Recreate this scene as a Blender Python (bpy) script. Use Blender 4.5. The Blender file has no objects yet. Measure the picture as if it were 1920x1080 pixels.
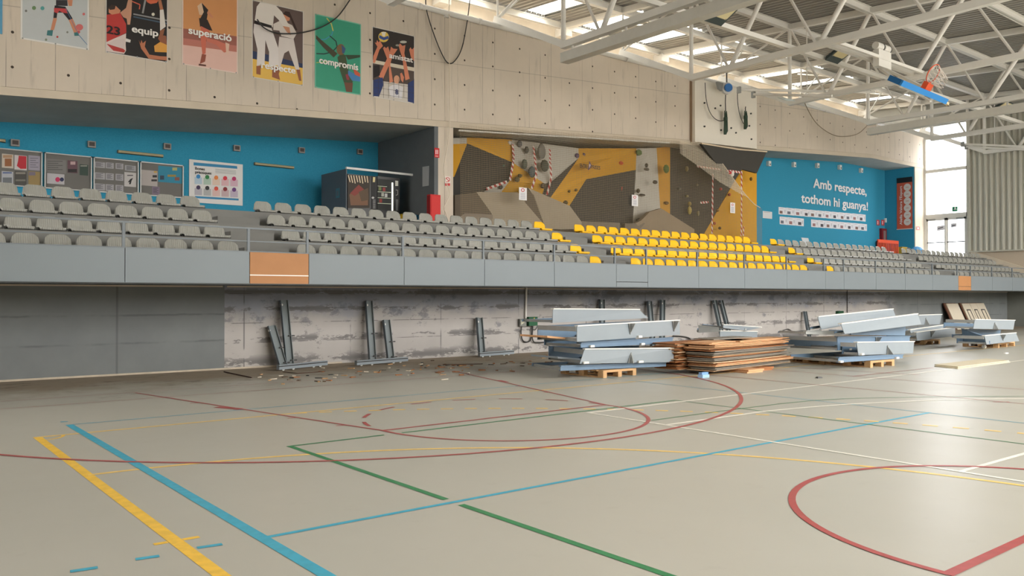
import bpy, bmesh, math, random
from math import radians, sin, cos, pi, hypot, atan2
from mathutils import Vector, Matrix
random.seed(7)
S = bpy.context.scene
COL = S.collection
# ------------------------------------------------------------------ camera
F_PX, YAW, PITCH, EYE = 1555.2, radians(38.612), radians(0.544), 1.57
cam_d = bpy.data.cameras.new('camera'); cam_d.lens = F_PX / 1920 * 36.0; cam_d.sensor_width = 36; cam_d.clip_end = 300
cam = bpy.data.objects.new('camera', cam_d); COL.objects.link(cam)
cam.location = (0, 0, EYE); cam.rotation_euler = (pi / 2 + PITCH, 0, -YAW); S.camera = cam

def ray(x, y):
    a0 = (x - 960) / F_PX; a1 = -(y - 540) / F_PX
    c, s = cos(PITCH), sin(PITCH); up = a1 * c + s; fw = c - a1 * s
    return Vector((a0 * cos(YAW) + fw * sin(YAW), -a0 * sin(YAW) + fw * cos(YAW), up))
def at(x, y, Y):            # point on the plane at distance Y into the hall
    d = ray(x, y); t = Y / d.y; return Vector((d.x * t, Y, EYE + d.z * t))
def atX(x, y, X):
    d = ray(x, y); t = X / d.x; return Vector((X, d.y * t, EYE + d.z * t))
def atZ(x, y, z=0.0):
    d = ray(x, y); t = (z - EYE) / d.z; return Vector((d.x * t, d.y * t, z))

# ------------------------------------------------------------------ materials
def lin(c):
    o = []
    for v in c[:3]:
        v /= 255.0
        o.append(v / 12.92 if v <= .04045 else ((v + .055) / 1.055) ** 2.4)
    return (*o, 1.0)
class NT:
    def __init__(s, name):
        s.m = bpy.data.materials.new(name); s.m.use_nodes = True
        s.t = s.m.node_tree; s.b = s.t.nodes['Principled BSDF']; s.out = s.t.nodes['Material Output']
    def n(s, kind, **kw):
        nd = s.t.nodes.new(kind)
        for k, v in kw.items(): setattr(nd, k, v)
        return nd
    def l(s, a, b): s.t.links.new(a, b)
    def pos(s):
        return s.n('ShaderNodeNewGeometry').outputs['Position']
    def noise(s, scale, detail=4, vec=None, rough=.6):
        nd = s.n('ShaderNodeTexNoise'); nd.inputs['Scale'].default_value = scale
        nd.inputs['Detail'].default_value = detail; nd.inputs['Roughness'].default_value = rough
        s.l(vec if vec is not None else s.pos(), nd.inputs['Vector']); return nd.outputs['Fac']
    def ramp(s, f, a, b):      # smooth step
        nd = s.n('ShaderNodeMapRange', interpolation_type='SMOOTHSTEP')
        nd.inputs['From Min'].default_value = a; nd.inputs['From Max'].default_value = b
        s.l(f, nd.inputs['Value']); return nd.outputs['Result']
    def math(s, op, a, b=None, c=None):
        nd = s.n('ShaderNodeMath', operation=op)
        for i, v in enumerate((a, b, c)):
            if v is None: continue
            if isinstance(v, (int, float)): nd.inputs[i].default_value = v
            else: s.l(v, nd.inputs[i])
        return nd.outputs[0]
    def mix(s, f, a, b):
        nd = s.n('ShaderNodeMix', data_type='RGBA')
        if isinstance(f, (int, float)): nd.inputs[0].default_value = f
        else: s.l(f, nd.inputs[0])
        for i, v in ((6, a), (7, b)):
            if isinstance(v, tuple): nd.inputs[i].default_value = v
            else: s.l(v, nd.inputs[i])
        return nd.outputs[2]
    def scalevec(s, v):
        nd = s.n('ShaderNodeVectorMath', operation='MULTIPLY'); s.l(s.pos(), nd.inputs[0]); nd.inputs[1].default_value = v
        return nd.outputs[0]
    def sep(s):
        nd = s.n('ShaderNodeSeparateXYZ'); s.l(s.pos(), nd.inputs[0]); return nd.outputs
    def fin(s, col, rough=.6, spec=.5, metal=0.0):
        if isinstance(col, tuple): s.b.inputs['Base Color'].default_value = col
        else: s.l(col, s.b.inputs['Base Color'])
        if isinstance(rough, (int, float)): s.b.inputs['Roughness'].default_value = rough
        else: s.l(rough, s.b.inputs['Roughness'])
        s.b.inputs['Specular IOR Level'].default_value = spec; s.b.inputs['Metallic'].default_value = metal
        return s.m
def mat(name, c, rough=.6, spec=.4, metal=0., var=.10, scale=3.0):
    t = NT(name); c0 = lin(c)
    c1 = tuple(v * (1 - var) for v in c0[:3]) + (1.,); c2 = tuple(min(1, v * (1 + var)) for v in c0[:3]) + (1.,)
    return t.fin(t.mix(t.noise(scale), c1, c2), rough, spec, metal)
_mc = {}
def M(c, rough=.6, spec=.35):
    k = (tuple(c), rough)
    if k not in _mc: _mc[k] = mat('paint_%d_%d_%d' % tuple(c), c, rough, spec, var=.05)
    return _mc[k]

def board_concrete(name, base, dark, holes=True, light=None):
    t = NT(name); x, y, z = t.sep()
    n1 = t.noise(.35, 6); n2 = t.noise(6.0, 5, t.scalevec((1, 1, .12)))
    c = t.mix(n1, lin(dark), lin(base)); c = t.mix(t.math('MULTIPLY', t.ramp(n2, .55, .75), .30), c, lin(tuple(v * .72 for v in dark)))
    u = t.math('FRACT', t.math('DIVIDE', x, .5)); ln = t.math('LESS_THAN', t.math('ABSOLUTE', t.math('SUBTRACT', u, .5)), .016)
    n3 = t.noise(.9, 3, t.scalevec((2.0, 1, .5)))
    c = t.mix(t.math('MULTIPLY', t.math('MULTIPLY', ln, t.ramp(n3, .42, .62)), .6), c, lin(tuple(v * .55 for v in dark)))
    if holes:
        a = t.math('SUBTRACT', t.math('FRACT', t.math('DIVIDE', x, 1.15)), .5); b = t.math('SUBTRACT', t.math('FRACT', t.math('DIVIDE', z, .8)), .5)
        a = t.math('MULTIPLY', a, 1.15); b = t.math('MULTIPLY', b, .8)
        d = t.math('SQRT', t.math('ADD', t.math('MULTIPLY', a, a), t.math('MULTIPLY', b, b)))
        c = t.mix(t.math('LESS_THAN', d, .032), c, lin((70, 62, 55)))
    zz = t.math('ADD', z, t.math('MULTIPLY', x, -.067)); rl = t.math('LESS_THAN', t.math('ABSOLUTE', t.math('SUBTRACT', zz, 8.0)), .012)
    c = t.mix(t.math('MULTIPLY', rl, .35), c, lin(tuple(v * .6 for v in dark)))
    return t.fin(c, .85, .2)
MT = {}
MT['concrete'] = board_concrete('board_marked_concrete', (228, 215, 198), (188, 179, 166))
MT['lip'] = mat('smooth_concrete', (206, 194, 176), .85, .2, var=.16, scale=1.2)
MT['soffit'] = mat('grey_concrete_soffit', (186, 186, 180), .9, .2, var=.2, scale=.8)
MT['step'] = mat('grey_concrete_steps', (122, 122, 119), .9, .2, var=.18, scale=1.4)
def peel():
    t = NT('flaking_painted_concrete'); x, y, z = t.sep()
    base = t.mix(t.noise(.8, 5), lin((158, 154, 151)), lin((188, 183, 179)))
    blue = t.mix(t.noise(2.2, 5), lin((110, 116, 128)), lin((142, 148, 160)))
    nb = t.noise(1.1, 5); edge = t.math('ADD', z, t.math('MULTIPLY', t.math('SUBTRACT', nb, .5), .9))
    c = t.mix(t.math('MULTIPLY', t.ramp(edge, 1.05, 1.5), .85), base, blue)
    blo = t.noise(1.3, 9, t.scalevec((.7, 1, 1.1)), .72)
    c = t.mix(t.math('MULTIPLY', t.ramp(t.math('ADD', blo, t.math('MULTIPLY', t.math('SUBTRACT', z, 1.0), .09)), .57, .64), .6), c, lin((98, 102, 112)))
    # torn patches along the pour joints
    for zz, w, a0 in ((1.28, .16, .56), (.62, .17, .55), (1.66, .12, .5), (.12, .22, .52)):
        d = t.math('ABSOLUTE', t.math('SUBTRACT', z, zz)); band = t.ramp(d, w, 0.0)
        n = t.noise(1.5, 9, t.scalevec((.8, 1, 2.2)), .74)
        c = t.mix(t.math('MULTIPLY', t.ramp(t.math('ADD', n, t.math('MULTIPLY', band, .14)), a0 + .07, a0 + .10), t.math('MULTIPLY', band, .85)), c, lin((104, 102, 102)))
    n = t.noise(5.0, 8, t.scalevec((.7, 1, 1)), .75)
    c = t.mix(t.math('MULTIPLY', t.ramp(n, .60, .66), .6), c, lin((108, 106, 106)))
    for zz in (.55, .98, 1.3, 1.62):
        ln = t.math('LESS_THAN', t.math('ABSOLUTE', t.math('SUBTRACT', z, zz)), .008)
        c = t.mix(t.math('MULTIPLY', ln, t.math('MULTIPLY', t.ramp(t.noise(2.0, 4), .45, .55), .7)), c, lin((92, 90, 90)))
    u = t.math('FRACT', t.math('DIVIDE', t.math('SUBTRACT', x, .3), 2.55)); ln = t.math('LESS_THAN', t.math('ABSOLUTE', t.math('SUBTRACT', u, .5)), .006)
    c = t.mix(t.math('MULTIPLY', ln, t.math('MULTIPLY', t.ramp(t.noise(1.8, 4), .4, .6), .7)), c, lin((92, 92, 94)))
    # grey paint at both ends of the wall
    g = t.mix(t.noise(1.0, 5), lin((104, 108, 110)), lin((130, 134, 134)))
    for zz in (.62, 1.18):
        ln = t.ramp(t.math('ABSOLUTE', t.math('SUBTRACT', t.math('ADD', z, t.math('MULTIPLY', t.noise(3.0, 3), .05)), zz + .03)), .035, 0.0)
        g = t.mix(t.math('MULTIPLY', ln, t.math('MULTIPLY', t.ramp(t.noise(1.3, 4), .35, .6), .6)), g, lin((84, 86, 88)))
    g = t.mix(t.math('MULTIPLY', t.math('LESS_THAN', t.math('ABSOLUTE', t.math('SUBTRACT', u, .5)), .008), .5), g, lin((82, 84, 86)))
    ends = t.math('MAXIMUM', t.math('LESS_THAN', x, 6.25), t.ramp(x, 33.5, 36.0))
    c = t.mix(ends, c, g)
    return t.fin(c, .8, .25)
MT['peel'] = peel()
def floor_mat():
    t = NT('grey_sports_floor'); x, y, z = t.sep()
    c = t.mix(t.noise(.5, 4), lin((170, 167, 155)), lin((182, 179, 168)))
    c = t.mix(t.math('MULTIPLY', t.ramp(t.noise(3.5, 5), .62, .7), .12), c, lin((150, 145, 132)))
    n = t.noise(.9, 6, None, .65); nn = t.noise(6.0, 6, t.scalevec((.5, 1, 1)), .7)
    e = t.math('ADD', y, t.math('MULTIPLY', t.math('SUBTRACT', n, .5), 3.2))
    dirt = t.ramp(e, 14.2, 16.6)
    d = t.mix(nn, lin((118, 100, 80)), lin((160, 142, 118)))
    c = t.mix(t.math('MULTIPLY', dirt, .8), c, d)
    blob = t.math('MULTIPLY', t.ramp(t.noise(2.6, 7, t.scalevec((.45, 1, 1)), .75), .55, .66), t.ramp(e, 13.2, 15.0))
    c = t.mix(t.math('MULTIPLY', blob, .7), c, lin((84, 66, 50)))
    r = t.math('ADD', .37, t.math('MULTIPLY', dirt, .5))
    r = t.math('ADD', r, t.math('MULTIPLY', t.math('SUBTRACT', t.noise(1.2, 4), .5), .08))
    return t.fin(c, r, .42)
MT['floor'] = floor_mat()
MT['panel'] = mat('grey_fascia_sheet', (119, 128, 134), .45, .4, var=.05, scale=.8)
MT['ply'] = mat('orange_plywood', (174, 124, 82), .6, .3, var=.12, scale=2)
MT['rail'] = mat('grey_painted_steel', (108, 116, 122), .45, .4)
MT['white'] = mat('white_painted_steel', (226, 224, 218), .5, .4, var=.04)
MT['deck'] = mat('ribbed_steel_deck', (150, 148, 142), .5, .4, var=.08, scale=1.)
MT['clad'] = mat('ribbed_beige_cladding', (188, 186, 174), .5, .4, var=.06, scale=1.)
def rough_blue(name, a, b):
    t = NT(name); return t.fin(t.mix(t.noise(25., 6), lin(a), lin(b)), .85, .2)
MT['blue'] = rough_blue('blue_textured_wall', (40, 132, 166), (66, 158, 190))
MT['darkwall'] = mat('dark_grey_wall', (104, 109, 112), .8, .2)
MT['dark'] = mat('dark_grey_plastic', (48, 48, 48), .5, .4)
MT['black'] = mat('black_plastic', (24, 24, 25), .4, .5)
MT['yellow'] = mat('yellow_seat_plastic', (246, 190, 26), .35, .5, var=.05)
def ribbed(m):
    t = m.node_tree; tc = t.nodes.new('ShaderNodeTexCoord'); wv = t.nodes.new('ShaderNodeTexWave'); wv.bands_direction = 'X'; wv.inputs['Scale'].default_value = 9.0; wv.inputs['Distortion'].default_value = .4
    bp = t.nodes.new('ShaderNodeBump'); bp.inputs['Strength'].default_value = .35; bp.inputs['Distance'].default_value = .02
    t.links.new(tc.outputs['Object'], wv.inputs['Vector']); t.links.new(wv.outputs['Fac'], bp.inputs['Height']); t.links.new(bp.outputs['Normal'], t.nodes['Principled BSDF'].inputs['Normal']); return m
MT['grey_seat'] = mat('grey_seat_plastic', (156, 156, 150), .18, .6, var=.14, scale=5)
ribbed(MT['grey_seat'])
MT['steelblue'] = mat('pale_blue_grey_steel', (136, 145, 152), .45, .4, var=.06)
MT['steelmid'] = mat('blue_grey_steel', (104, 128, 152), .45, .4, var=.10)
MT['galv'] = mat('galvanised_steel', (150, 152, 150), .4, .5, .3, var=.15, scale=6)
def wood(name, a, b):
    t = NT(name); return t.fin(t.mix(t.noise(4., 6, t.scalevec((1, 6, 14))), lin(a), lin(b)), .7, .3)
MT['wood'] = wood('pale_pallet_wood', (164, 124, 84), (214, 176, 130))
MT['plyedge'] = wood('orange_plywood_sheet', (186, 132, 90), (228, 184, 142))
MT['plytan'] = wood('pale_tan_plywood', (176, 142, 108), (216, 186, 152))
MT['plygrey'] = wood('grey_faced_plywood', (118, 112, 104), (150, 142, 130))
MT['plydark'] = wood('brown_plywood_edge', (134, 84, 50), (178, 120, 76))
def glass(name, tint, gl=.08, rough=0.02):
    t = NT(name); tr = t.n('ShaderNodeBsdfTransparent'); tr.inputs[0].default_value = tint
    g = t.n('ShaderNodeBsdfGlossy'); g.inputs['Roughness'].default_value = rough
    mx = t.n('ShaderNodeMixShader'); mx.inputs[0].default_value = gl
    t.l(tr.outputs[0], mx.inputs[1]); t.l(g.outputs[0], mx.inputs[2]); t.l(mx.outputs[0], t.out.inputs[0]); return t.m
MT['glass'] = glass('clear_glass', (.94, .96, 1., 1))
MT['polycarb'] = glass('translucent_skylight_sheet', (.97, .97, .95, 1), .04, .4)

# ------------------------------------------------------------------ mesh building
class MB:
    def __init__(s): s.v = []; s.f = []; s.mi = []; s.mats = []; s.cur = 0
    def m(s, mt):
        if mt not in s.mats: s.mats.append(mt)
        s.cur = s.mats.index(mt); return s
    def add(s, vs, fs):
        o = len(s.v); s.v += [Vector(v) for v in vs]
        for f in fs: s.f.append([i + o for i in f]); s.mi.append(s.cur)
        return s
    def hexa(s, b, t):        # bottom 4 pts, top 4 pts
        return s.add(list(b) + list(t), [(3, 2, 1, 0), (4, 5, 6, 7), (0, 1, 5, 4), (1, 2, 6, 5), (2, 3, 7, 6), (3, 0, 4, 7)])
    def box(s, a, b):
        x0, y0, z0 = (min(a[i], b[i]) for i in range(3)); x1, y1, z1 = (max(a[i], b[i]) for i in range(3))
        return s.hexa([(x0, y0, z0), (x1, y0, z0), (x1, y1, z0), (x0, y1, z0)], [(x0, y0, z1), (x1, y0, z1), (x1, y1, z1), (x0, y1, z1)])
    def prism(s, pts, vec):   # polygon extruded along vec
        n = len(pts); vec = Vector(vec); p = [Vector(q) for q in pts]; q = [a + vec for a in p]
        return s.add(p + q, [list(range(n))[::-1], [i + n for i in range(n)]] + [(i, (i + 1) % n, (i + 1) % n + n, i + n) for i in range(n)])
    def bar(s, a, b, w, h=None, up=(0, 0, 1)):
        h = h or w; a, b = Vector(a), Vector(b); d = (b - a).normalized(); up = Vector(up)
        if abs(d.dot(up)) > .98: up = Vector((0, 1, 0))
        r = d.cross(up).normalized(); u = r.cross(d).normalized()
        c = [r * (w / 2 * i) + u * (h / 2 * j) for i, j in ((-1, -1), (1, -1), (1, 1), (-1, 1))]
        return s.hexa([a + k for k in c], [b + k for k in c])
    def tube(s, pts, r, n=8, caps=True):
        pts = [Vector(p) for p in pts]; rings = []; o = len(s.v); up = Vector((.13, .21, .97))
        for i, p in enumerate(pts):
            d = (pts[min(i + 1, len(pts) - 1)] - pts[max(i - 1, 0)]).normalized()
            if abs(d.dot(up)) > .97: up = Vector((.9, .3, .1))
            e = d.cross(up).normalized(); g = e.cross(d)
            rr = r[i] if isinstance(r, (list, tuple)) else r
            rings.append([p + (e * cos(2 * pi * k / n) + g * sin(2 * pi * k / n)) * rr for k in range(n)])
        fs = []
        for i in range(len(pts) - 1):
            for k in range(n):
                fs.append((i * n + k, i * n + (k + 1) % n, (i + 1) * n + (k + 1) % n, (i + 1) * n + k))
        if caps: fs += [tuple(range(n))[::-1], tuple((len(pts) - 1) * n + k for k in range(n))]
        return s.add([v for rg in rings for v in rg], fs)
    def disc(s, c, axis, r, t, n=20):
        c = Vector(c); a = Vector(axis).normalized() * t / 2
        return s.tube([c - a, c + a], r, n)
    def blob(s, c, rx, ry, rz, n=8, k=5):
        c = Vector(c); vs = []
        for i in range(k + 1):
            th = pi * i / k
            for j in range(n): vs.append(c + Vector((rx * sin(th) * cos(2 * pi * j / n), ry * sin(th) * sin(2 * pi * j / n), rz * cos(th))))
        return s.add(vs, [(i * n + j, (i + 1) * n + j, (i + 1) * n + (j + 1) % n, i * n + (j + 1) % n) for i in range(k) for j in range(n)])
    def build(s, name, mt=None, parent=None, smooth=False, origin=None):
        me = bpy.data.meshes.new(name)
        root = Vector(parent['_o']) if parent is not None and '_o' in parent else Vector((0, 0, 0))
        o = bpy.data.objects.new(name, me)
        if parent is None:
            if origin is None:
                xs, ys, zs = zip(*s.v); org = Vector(((min(xs) + max(xs)) / 2, (min(ys) + max(ys)) / 2, min(zs)))
            else: org = Vector(origin)
            o.location = org; o['_o'] = tuple(org); sub = org
        else:
            o.parent = parent; sub = root; o['_o'] = tuple(root)
        me.from_pydata([tuple(v - sub) for v in s.v], [], s.f)
        ms = s.mats if s.mats else [mt]
        for x in ms: me.materials.append(x)
        if s.mats: me.polygons.foreach_set('material_index', s.mi)
        bm = bmesh.new(); bm.from_mesh(me); bmesh.ops.recalc_face_normals(bm, faces=bm.faces); bm.to_mesh(me); bm.free()
        if smooth: me.polygons.foreach_set('use_smooth', [True] * len(me.polygons))
        me.update(); COL.objects.link(o); return o
def tag(o, label, cat, group=None, kind=None):
    o['label'] = label; o['category'] = cat
    if group: o['group'] = group
    if kind: o['kind'] = kind
    return o
def thing(name, label, cat, loc, group=None):
    o = bpy.data.objects.new(name, None); COL.objects.link(o); o.location = loc; o['_o'] = tuple(loc); o.empty_display_size = .2
    return tag(o, label, cat, group)
def struct(name, mb, mt=None, parent=None, origin=(0, 0, 0)):
    o = mb.build(name, mt, parent, origin=origin); o['kind'] = 'structure'; return o
def lettering(body, name, parent, mt, xy0, x1, plane='Y', d=21.8, height=None, bold=.02, depth=.004, rot=0):
    """flat letters: xy0 = pixel of the baseline's left end, x1 = pixel of its right end, on the plane at d"""
    cu = bpy.data.curves.new(name, 'FONT'); cu.body = body; cu.size = 1.0; cu.offset = 0.006
    tmp = bpy.data.objects.new('tmp', cu); COL.objects.link(tmp)
    bpy.context.view_layer.update()
    dg = bpy.context.evaluated_depsgraph_get()
    me = bpy.data.meshes.new_from_object(tmp.evaluated_get(dg)); bpy.data.objects.remove(tmp); bpy.data.curves.remove(cu)
    xs = [v.co.x for v in me.vertices]; x_min, x_max = min(xs), max(xs)
    root = Vector(parent['_o'])
    if plane == 'Y':
        p0 = at(xy0[0], xy0[1], d); p1 = at(x1, xy0[1], d); w = p1.x - p0.x; ex = Vector((1, 0, 0)); ey = Vector((0, 0, 1)); nz = Vector((0, -1, 0))
    elif plane == 'P':        # explicit: xy0 point, x1 = width, height axes given in rot
        p0 = Vector(xy0); w = x1; ex, ey = Vector(rot[0]), Vector(rot[1]); nz = ex.cross(ey)
    sx = w / (x_max - x_min); sy = (height / .72) if height else sx
    for v in me.vertices: v.co = p0 + ex * ((v.co.x - x_min) * sx) + ey * (v.co.y * sy) + nz * depth - root
    # heavier strokes: the same outline repeated with small shifts
    n0 = len(me.vertices); V = [v.co.copy() for v in me.vertices]; Fc = [list(p.vertices) for p in me.polygons]; k = bold * sy * .9; vs, fs = [], []
    for i, (du, dv) in enumerate(((0, 0), (k, 0), (-k, 0), (0, k * .6), (0, -k * .6), (k * .7, k * .5), (-k * .7, -k * .5), (k * .7, -k * .5), (-k * .7, k * .5))):
        fs += [[q + len(vs) for q in f] for f in Fc]; vs += [v + ex * du + ey * dv + nz * (.00015 * i) for v in V]
    me.clear_geometry(); me.from_pydata([tuple(v) for v in vs], [], fs); me.update(); me.materials.clear()
    me.materials.append(mt)
    o = bpy.data.objects.new(name, me); COL.objects.link(o); o.parent = parent; o['_o'] = tuple(root); return o
ORD = 'first second third fourth fifth sixth seventh eighth ninth tenth eleventh twelfth thirteenth fourteenth fifteenth sixteenth seventeenth eighteenth nineteenth twentieth twenty-first twenty-second twenty-third twenty-fourth twenty-fifth'.split()
# ================================================================== the hall itself
XE, YU, YW, YL, YR = 47.1, 21.9, 17.65, 25.5, 23.6     # end wall, upper wall, wall under the stand, back walls of the recesses
ZL = 3.48                                              # landing behind the seats
def zlip(x): return 6.125 + .0668 * (min(x, 41.3) - 2.64)
struct('floor', MB().box((-8, -11, -.2), (XE, YW, 0)), MT['floor'])
# upper concrete wall: face, then the smooth lip band at its foot
XS = [-8, 0, 10, 14.4, 20, 26.9, 31.4, 36, 41.3, XE]
mb = MB()
for a, b in zip(XS, XS[1:]):
    mb.hexa([(a, YU, zlip(a) + .2), (b, YU, zlip(b) + .2), (b, YU + .35, zlip(b) + .2), (a, YU + .35, zlip(a) + .2)],
            [(a, YU, 10.68), (b, YU, 10.68), (b, YU + .35, 10.68), (a, YU + .35, 10.68)])
struct('wall_back_upper', mb, MT['concrete'])
mb = MB()
for a, b in zip(XS, XS[1:]):
    mb.hexa([(a, YU - .02, zlip(a)), (b, YU - .02, zlip(b)), (b, YL, zlip(b)), (a, YL, zlip(a))],
            [(a, YU - .02, zlip(a) + .19), (b, YU - .02, zlip(b) + .19), (b, YL, zlip(b) + .19), (a, YL, zlip(a) + .19)])
    mb.mats = [MT['lip'], MT['soffit']]
o = struct('trim_1', mb)
for p in o.data.polygons: p.material_index = 1 if p.normal.z < -.5 else 0
# ledge over the recesses, outer wall under the roof edge, eaves band
struct('wall_back_outer', MB().box((-8, YU, 10.5), (XE, YL, 10.66)).box((-8, YL, 3.2), (14.8, YL + .2, 12.6)).box((14.8, YL, 10.5), (XE + .5, YL + .2, 12.6)), MT['lip'])
struct('wall_left_recess', MB().box((-8, YL - .05, ZL), (14.37, YL, 7.2)), MT['blue'])
struct('wall_left_recess_end', MB().hexa([(14.355, YU - .005, ZL), (14.5, YU - .005, ZL), (14.5, YL, ZL), (14.355, YL, ZL)], [(14.355, YU - .005, zlip(14.35)), (14.5, YU - .005, zlip(14.35)), (14.5, YL, zlip(14.35)), (14.355, YL, zlip(14.35))]), MT['darkwall'])
struct('wall_alcove', MB().box((14.5, 24.6, ZL - .1), (31.4, 24.8, 9.2)).box((31.25, YR, ZL), (31.4, 24.8, 9.0)), MT['lip'])
struct('wall_right_recess', MB().box((31.3, YR, ZL), (46.1, YR + .15, 9.0)), MT['blue'])
struct('wall_right_recess_end', MB().box((46.0, YU + .05, ZL), (46.12, YR, 9.0)), MT['blue'])
struct('wall_pier_left', MB().hexa([(14.5, YU, ZL), (15.08, YU, ZL), (15.08, YU + .5, ZL), (14.5, YU + .5, ZL)], [(14.5, YU, zlip(14.5)), (15.08, YU, zlip(15.08)), (15.08, YU + .5, zlip(15.08)), (14.5, YU + .5, zlip(14.5))]), MT['concrete'])
struct('wall_pier_right', MB().box((46.02, YU, ZL), (XE, YU + .35, zlip(46))), MT['lip'])
struct('wall_back_lower', MB().box((-8, YW, 0), (XE, YW + .2, 1.80)), MT['peel'])
struct('baseboard_back', MB().box((-8, YW - .03, 1.755), (6.2, YW, 1.785)).box((6.3, YW - .03, 1.755), (XE, YW, 1.785)), MT['lip'])
struct('baseboard_floor', MB().box((-8, YW - .02, 0), (9, YW, .035)), mat('crumbling_white_skirting', (190, 178, 160), .9, .2, var=.3, scale=5))
# stepped concrete terrace
SEAT_Y = {1: 16.39, 2: 17.18, 3: 17.96, 4: 18.75}
STEP_Z = {1: 2.36, 2: 2.735, 3: 3.105, 4: ZL}
prof = [(15.4, 1.82), (15.4, 1.99)]
zc = 1.99
for r in (1, 2, 3, 4):
    yf = SEAT_Y[r] - .42; prof += [(yf, zc), (yf, STEP_Z[r])]; zc = STEP_Z[r]
prof += [(25.5, ZL), (25.5, 3.2), (18.9, 3.2), (17.85, 1.82)]
struct('floor_terrace', MB().prism([(-8, y, z) for y, z in prof], (XE + 8, 0, 0)), MT['step'])
AISLES = [(6.12, 7.22), (16.25, 17.3), (26.42, 27.55), (36.62, 37.86)]
for a, b in AISLES:
    mb = MB(); zc = 1.99
    for r in (1, 2, 3, 4):
        yf = SEAT_Y[r] - .42; mb.box((a + .08, yf - .38, zc), (b - .08, yf, (zc + STEP_Z[r]) / 2)); zc = STEP_Z[r]
    struct('floor_terrace_stair', mb, MT['step'])
# left and end walls
struct('wall_left_light_block', MB().box((-8.2, -11, 0), (-8, 9, 12.6)).box((-8.2, 9, 0), (-8, YL, 3.3)).box((-8.2, 9, 7.6), (-8, YL, 12.6)).box((-8.2, 9, 3.3), (-8, 13, 7.6)), MT['lip'])  # unseen, added to cut light from the left; its opening lights the recess
struct('wall_front_light_block', MB().box((-8, -11.2, 0), (7, -11, 12.0)).box((7, -11.2, 0), (XE, -11, 4.0)), MT['lip'])  # unseen, added to dim the left side; left open above at the right
struct('wall_end_lower', MB().box((XE, -11, -.1), (XE + .25, 19.5, 3.95)).box((XE, 19.5, -.1), (XE + .25, 26, ZL - .02)), mat('tan_concrete', (190, 176, 158), .85, .2, var=.12, scale=.7))
struct('wall_end_fascia', MB().box((XE + .02, -11, 11.0), (XE + .25, 26, 13.0)), mat('end_fascia_sheet', (150, 150, 144), .6, .3))
mb = MB(); y = 19.42; pt = []
while y > -11:
    for dy, dx in ((0, 0), (-.10, 0), (-.15, -.09), (-.23, -.09), (-.28, 0)): pt.append((XE + .0 + dx, y + dy))
    y -= .28
for (xa, ya), (xb, yb) in zip(pt, pt[1:]):
    if ya != yb or xa != xb: mb.add([(xa, ya, 3.95), (xb, yb, 3.95), (xb, yb, 11.0), (xa, ya, 11.0)], [(0, 1, 2, 3)])
mb.box((XE + .02, -11, 3.95), (XE + .12, 19.45, 11.0))
mb.box((XE - .16, -11, 3.9), (XE, 19.5, 3.97)).box((XE - .14, 19.42, 3.9), (XE + .1, 19.56, 11.3))
struct('wall_end_cladding', mb, MT['clad'])
struct('wall_end_under_stand', MB().box((XE - .04, 8, 0), (XE, YW, 1.8)), mat('grey_end_overlay', (118, 120, 114), .85, .2))  # thin grey overlay, darker than the tan end wall behind it
# sloping concrete cheek wall where the stand meets the end wall
struct('wall_stand_end', MB().prism([(XE - .12, 15.4, 1.82), (XE - .12, 15.4, 2.5), (XE - .12, 19.4, 4.0), (XE - .12, 19.4, 1.82)], (.12, 0, 0)), MT['lip'])
# glazed end bay
fw = MT['white']
mb = MB().box((XE - .05, 21.78, ZL), (XE + .1, 21.9, 12.2)).box((XE - .05, 19.5, ZL), (XE + .1, 19.64, 12.2)).box((XE - .05, 19.6, 8.42), (XE + .1, 21.8, 8.6)) \
    .box((XE - .05, 19.6, 10.3), (XE + .1, 21.8, 10.42)).box((XE - .05, 19.6, 5.86), (XE + .1, 21.8, 6.1))
w1 = struct('window_1', mb, fw)
for z0, z1 in ((6.1, 8.42), (8.6, 10.3), (10.42, 11.0)): MB().box((XE + .02, 19.64, z0), (XE + .035, 21.78, z1)).build('pane', MT['glass'], w1)
for i, (ya, yb) in enumerate(((20.71, 21.77), (19.65, 20.69))):
    dm = MB().box((XE - .03, ya, ZL), (XE + .05, ya + .09, 5.86)).box((XE - .03, yb - .09, ZL), (XE + .05, yb, 5.86)).box((XE - .03, ya, 5.74), (XE + .05, yb, 5.86)).box((XE - .03, ya, ZL), (XE + .05, yb, ZL + .12))
    d = struct('door_%d' % (i + 1), dm, fw)
    MB().box((XE + .0, ya + .09, ZL + .12), (XE + .012, yb - .09, 5.74)).build('pane', MT['glass'], d)
    MB().bar((XE - .09, ya + .06, 4.52), (XE - .09, yb - .06, 4.52), .05).build('push_bar', MT['dark'], d)
    MB().box((XE - .09, (yb - .5) if i == 0 else (ya + .1), 5.76), (XE - .03, (yb - .1) if i == 0 else ya + .5, 5.83)).build('door_closer', MT['galv'], d)
def slab_x(name, lab, cat, quad, X, mt, th=.01, grp=None):
    p = [atX(*q, X) for q in quad]; return tag(MB().prism(p, (-th, 0, 0)).build(name, mt), lab, cat, grp)
for q, lb in (([(1757, 424), (1771, 422), (1771, 431), (1757, 433)], 'white paper notice on the left glass door leaf at the end'), ([(1783, 419), (1794, 418), (1794, 425), (1783, 427)], 'white paper notice on the right glass door leaf at the end')):
    o = slab_x('door_notice', lb, 'notice', q, XE - .035, M((228, 226, 232)))
    p = [atX(q[0][0] + 2, q[0][1] + 4.5, XE - .05), atX(q[1][0] - 3, q[1][1] + 4.2, XE - .05)]
    o['_o'] = tuple(o.location); MB().bar(p[0], p[1], .02, .06).build('printed_text', M((110, 110, 120)), o)
e = thing('exit_sign', 'green exit sign hanging over the glass doors', 'sign', tuple(atX(1790, 397, XE - .1)))
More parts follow.
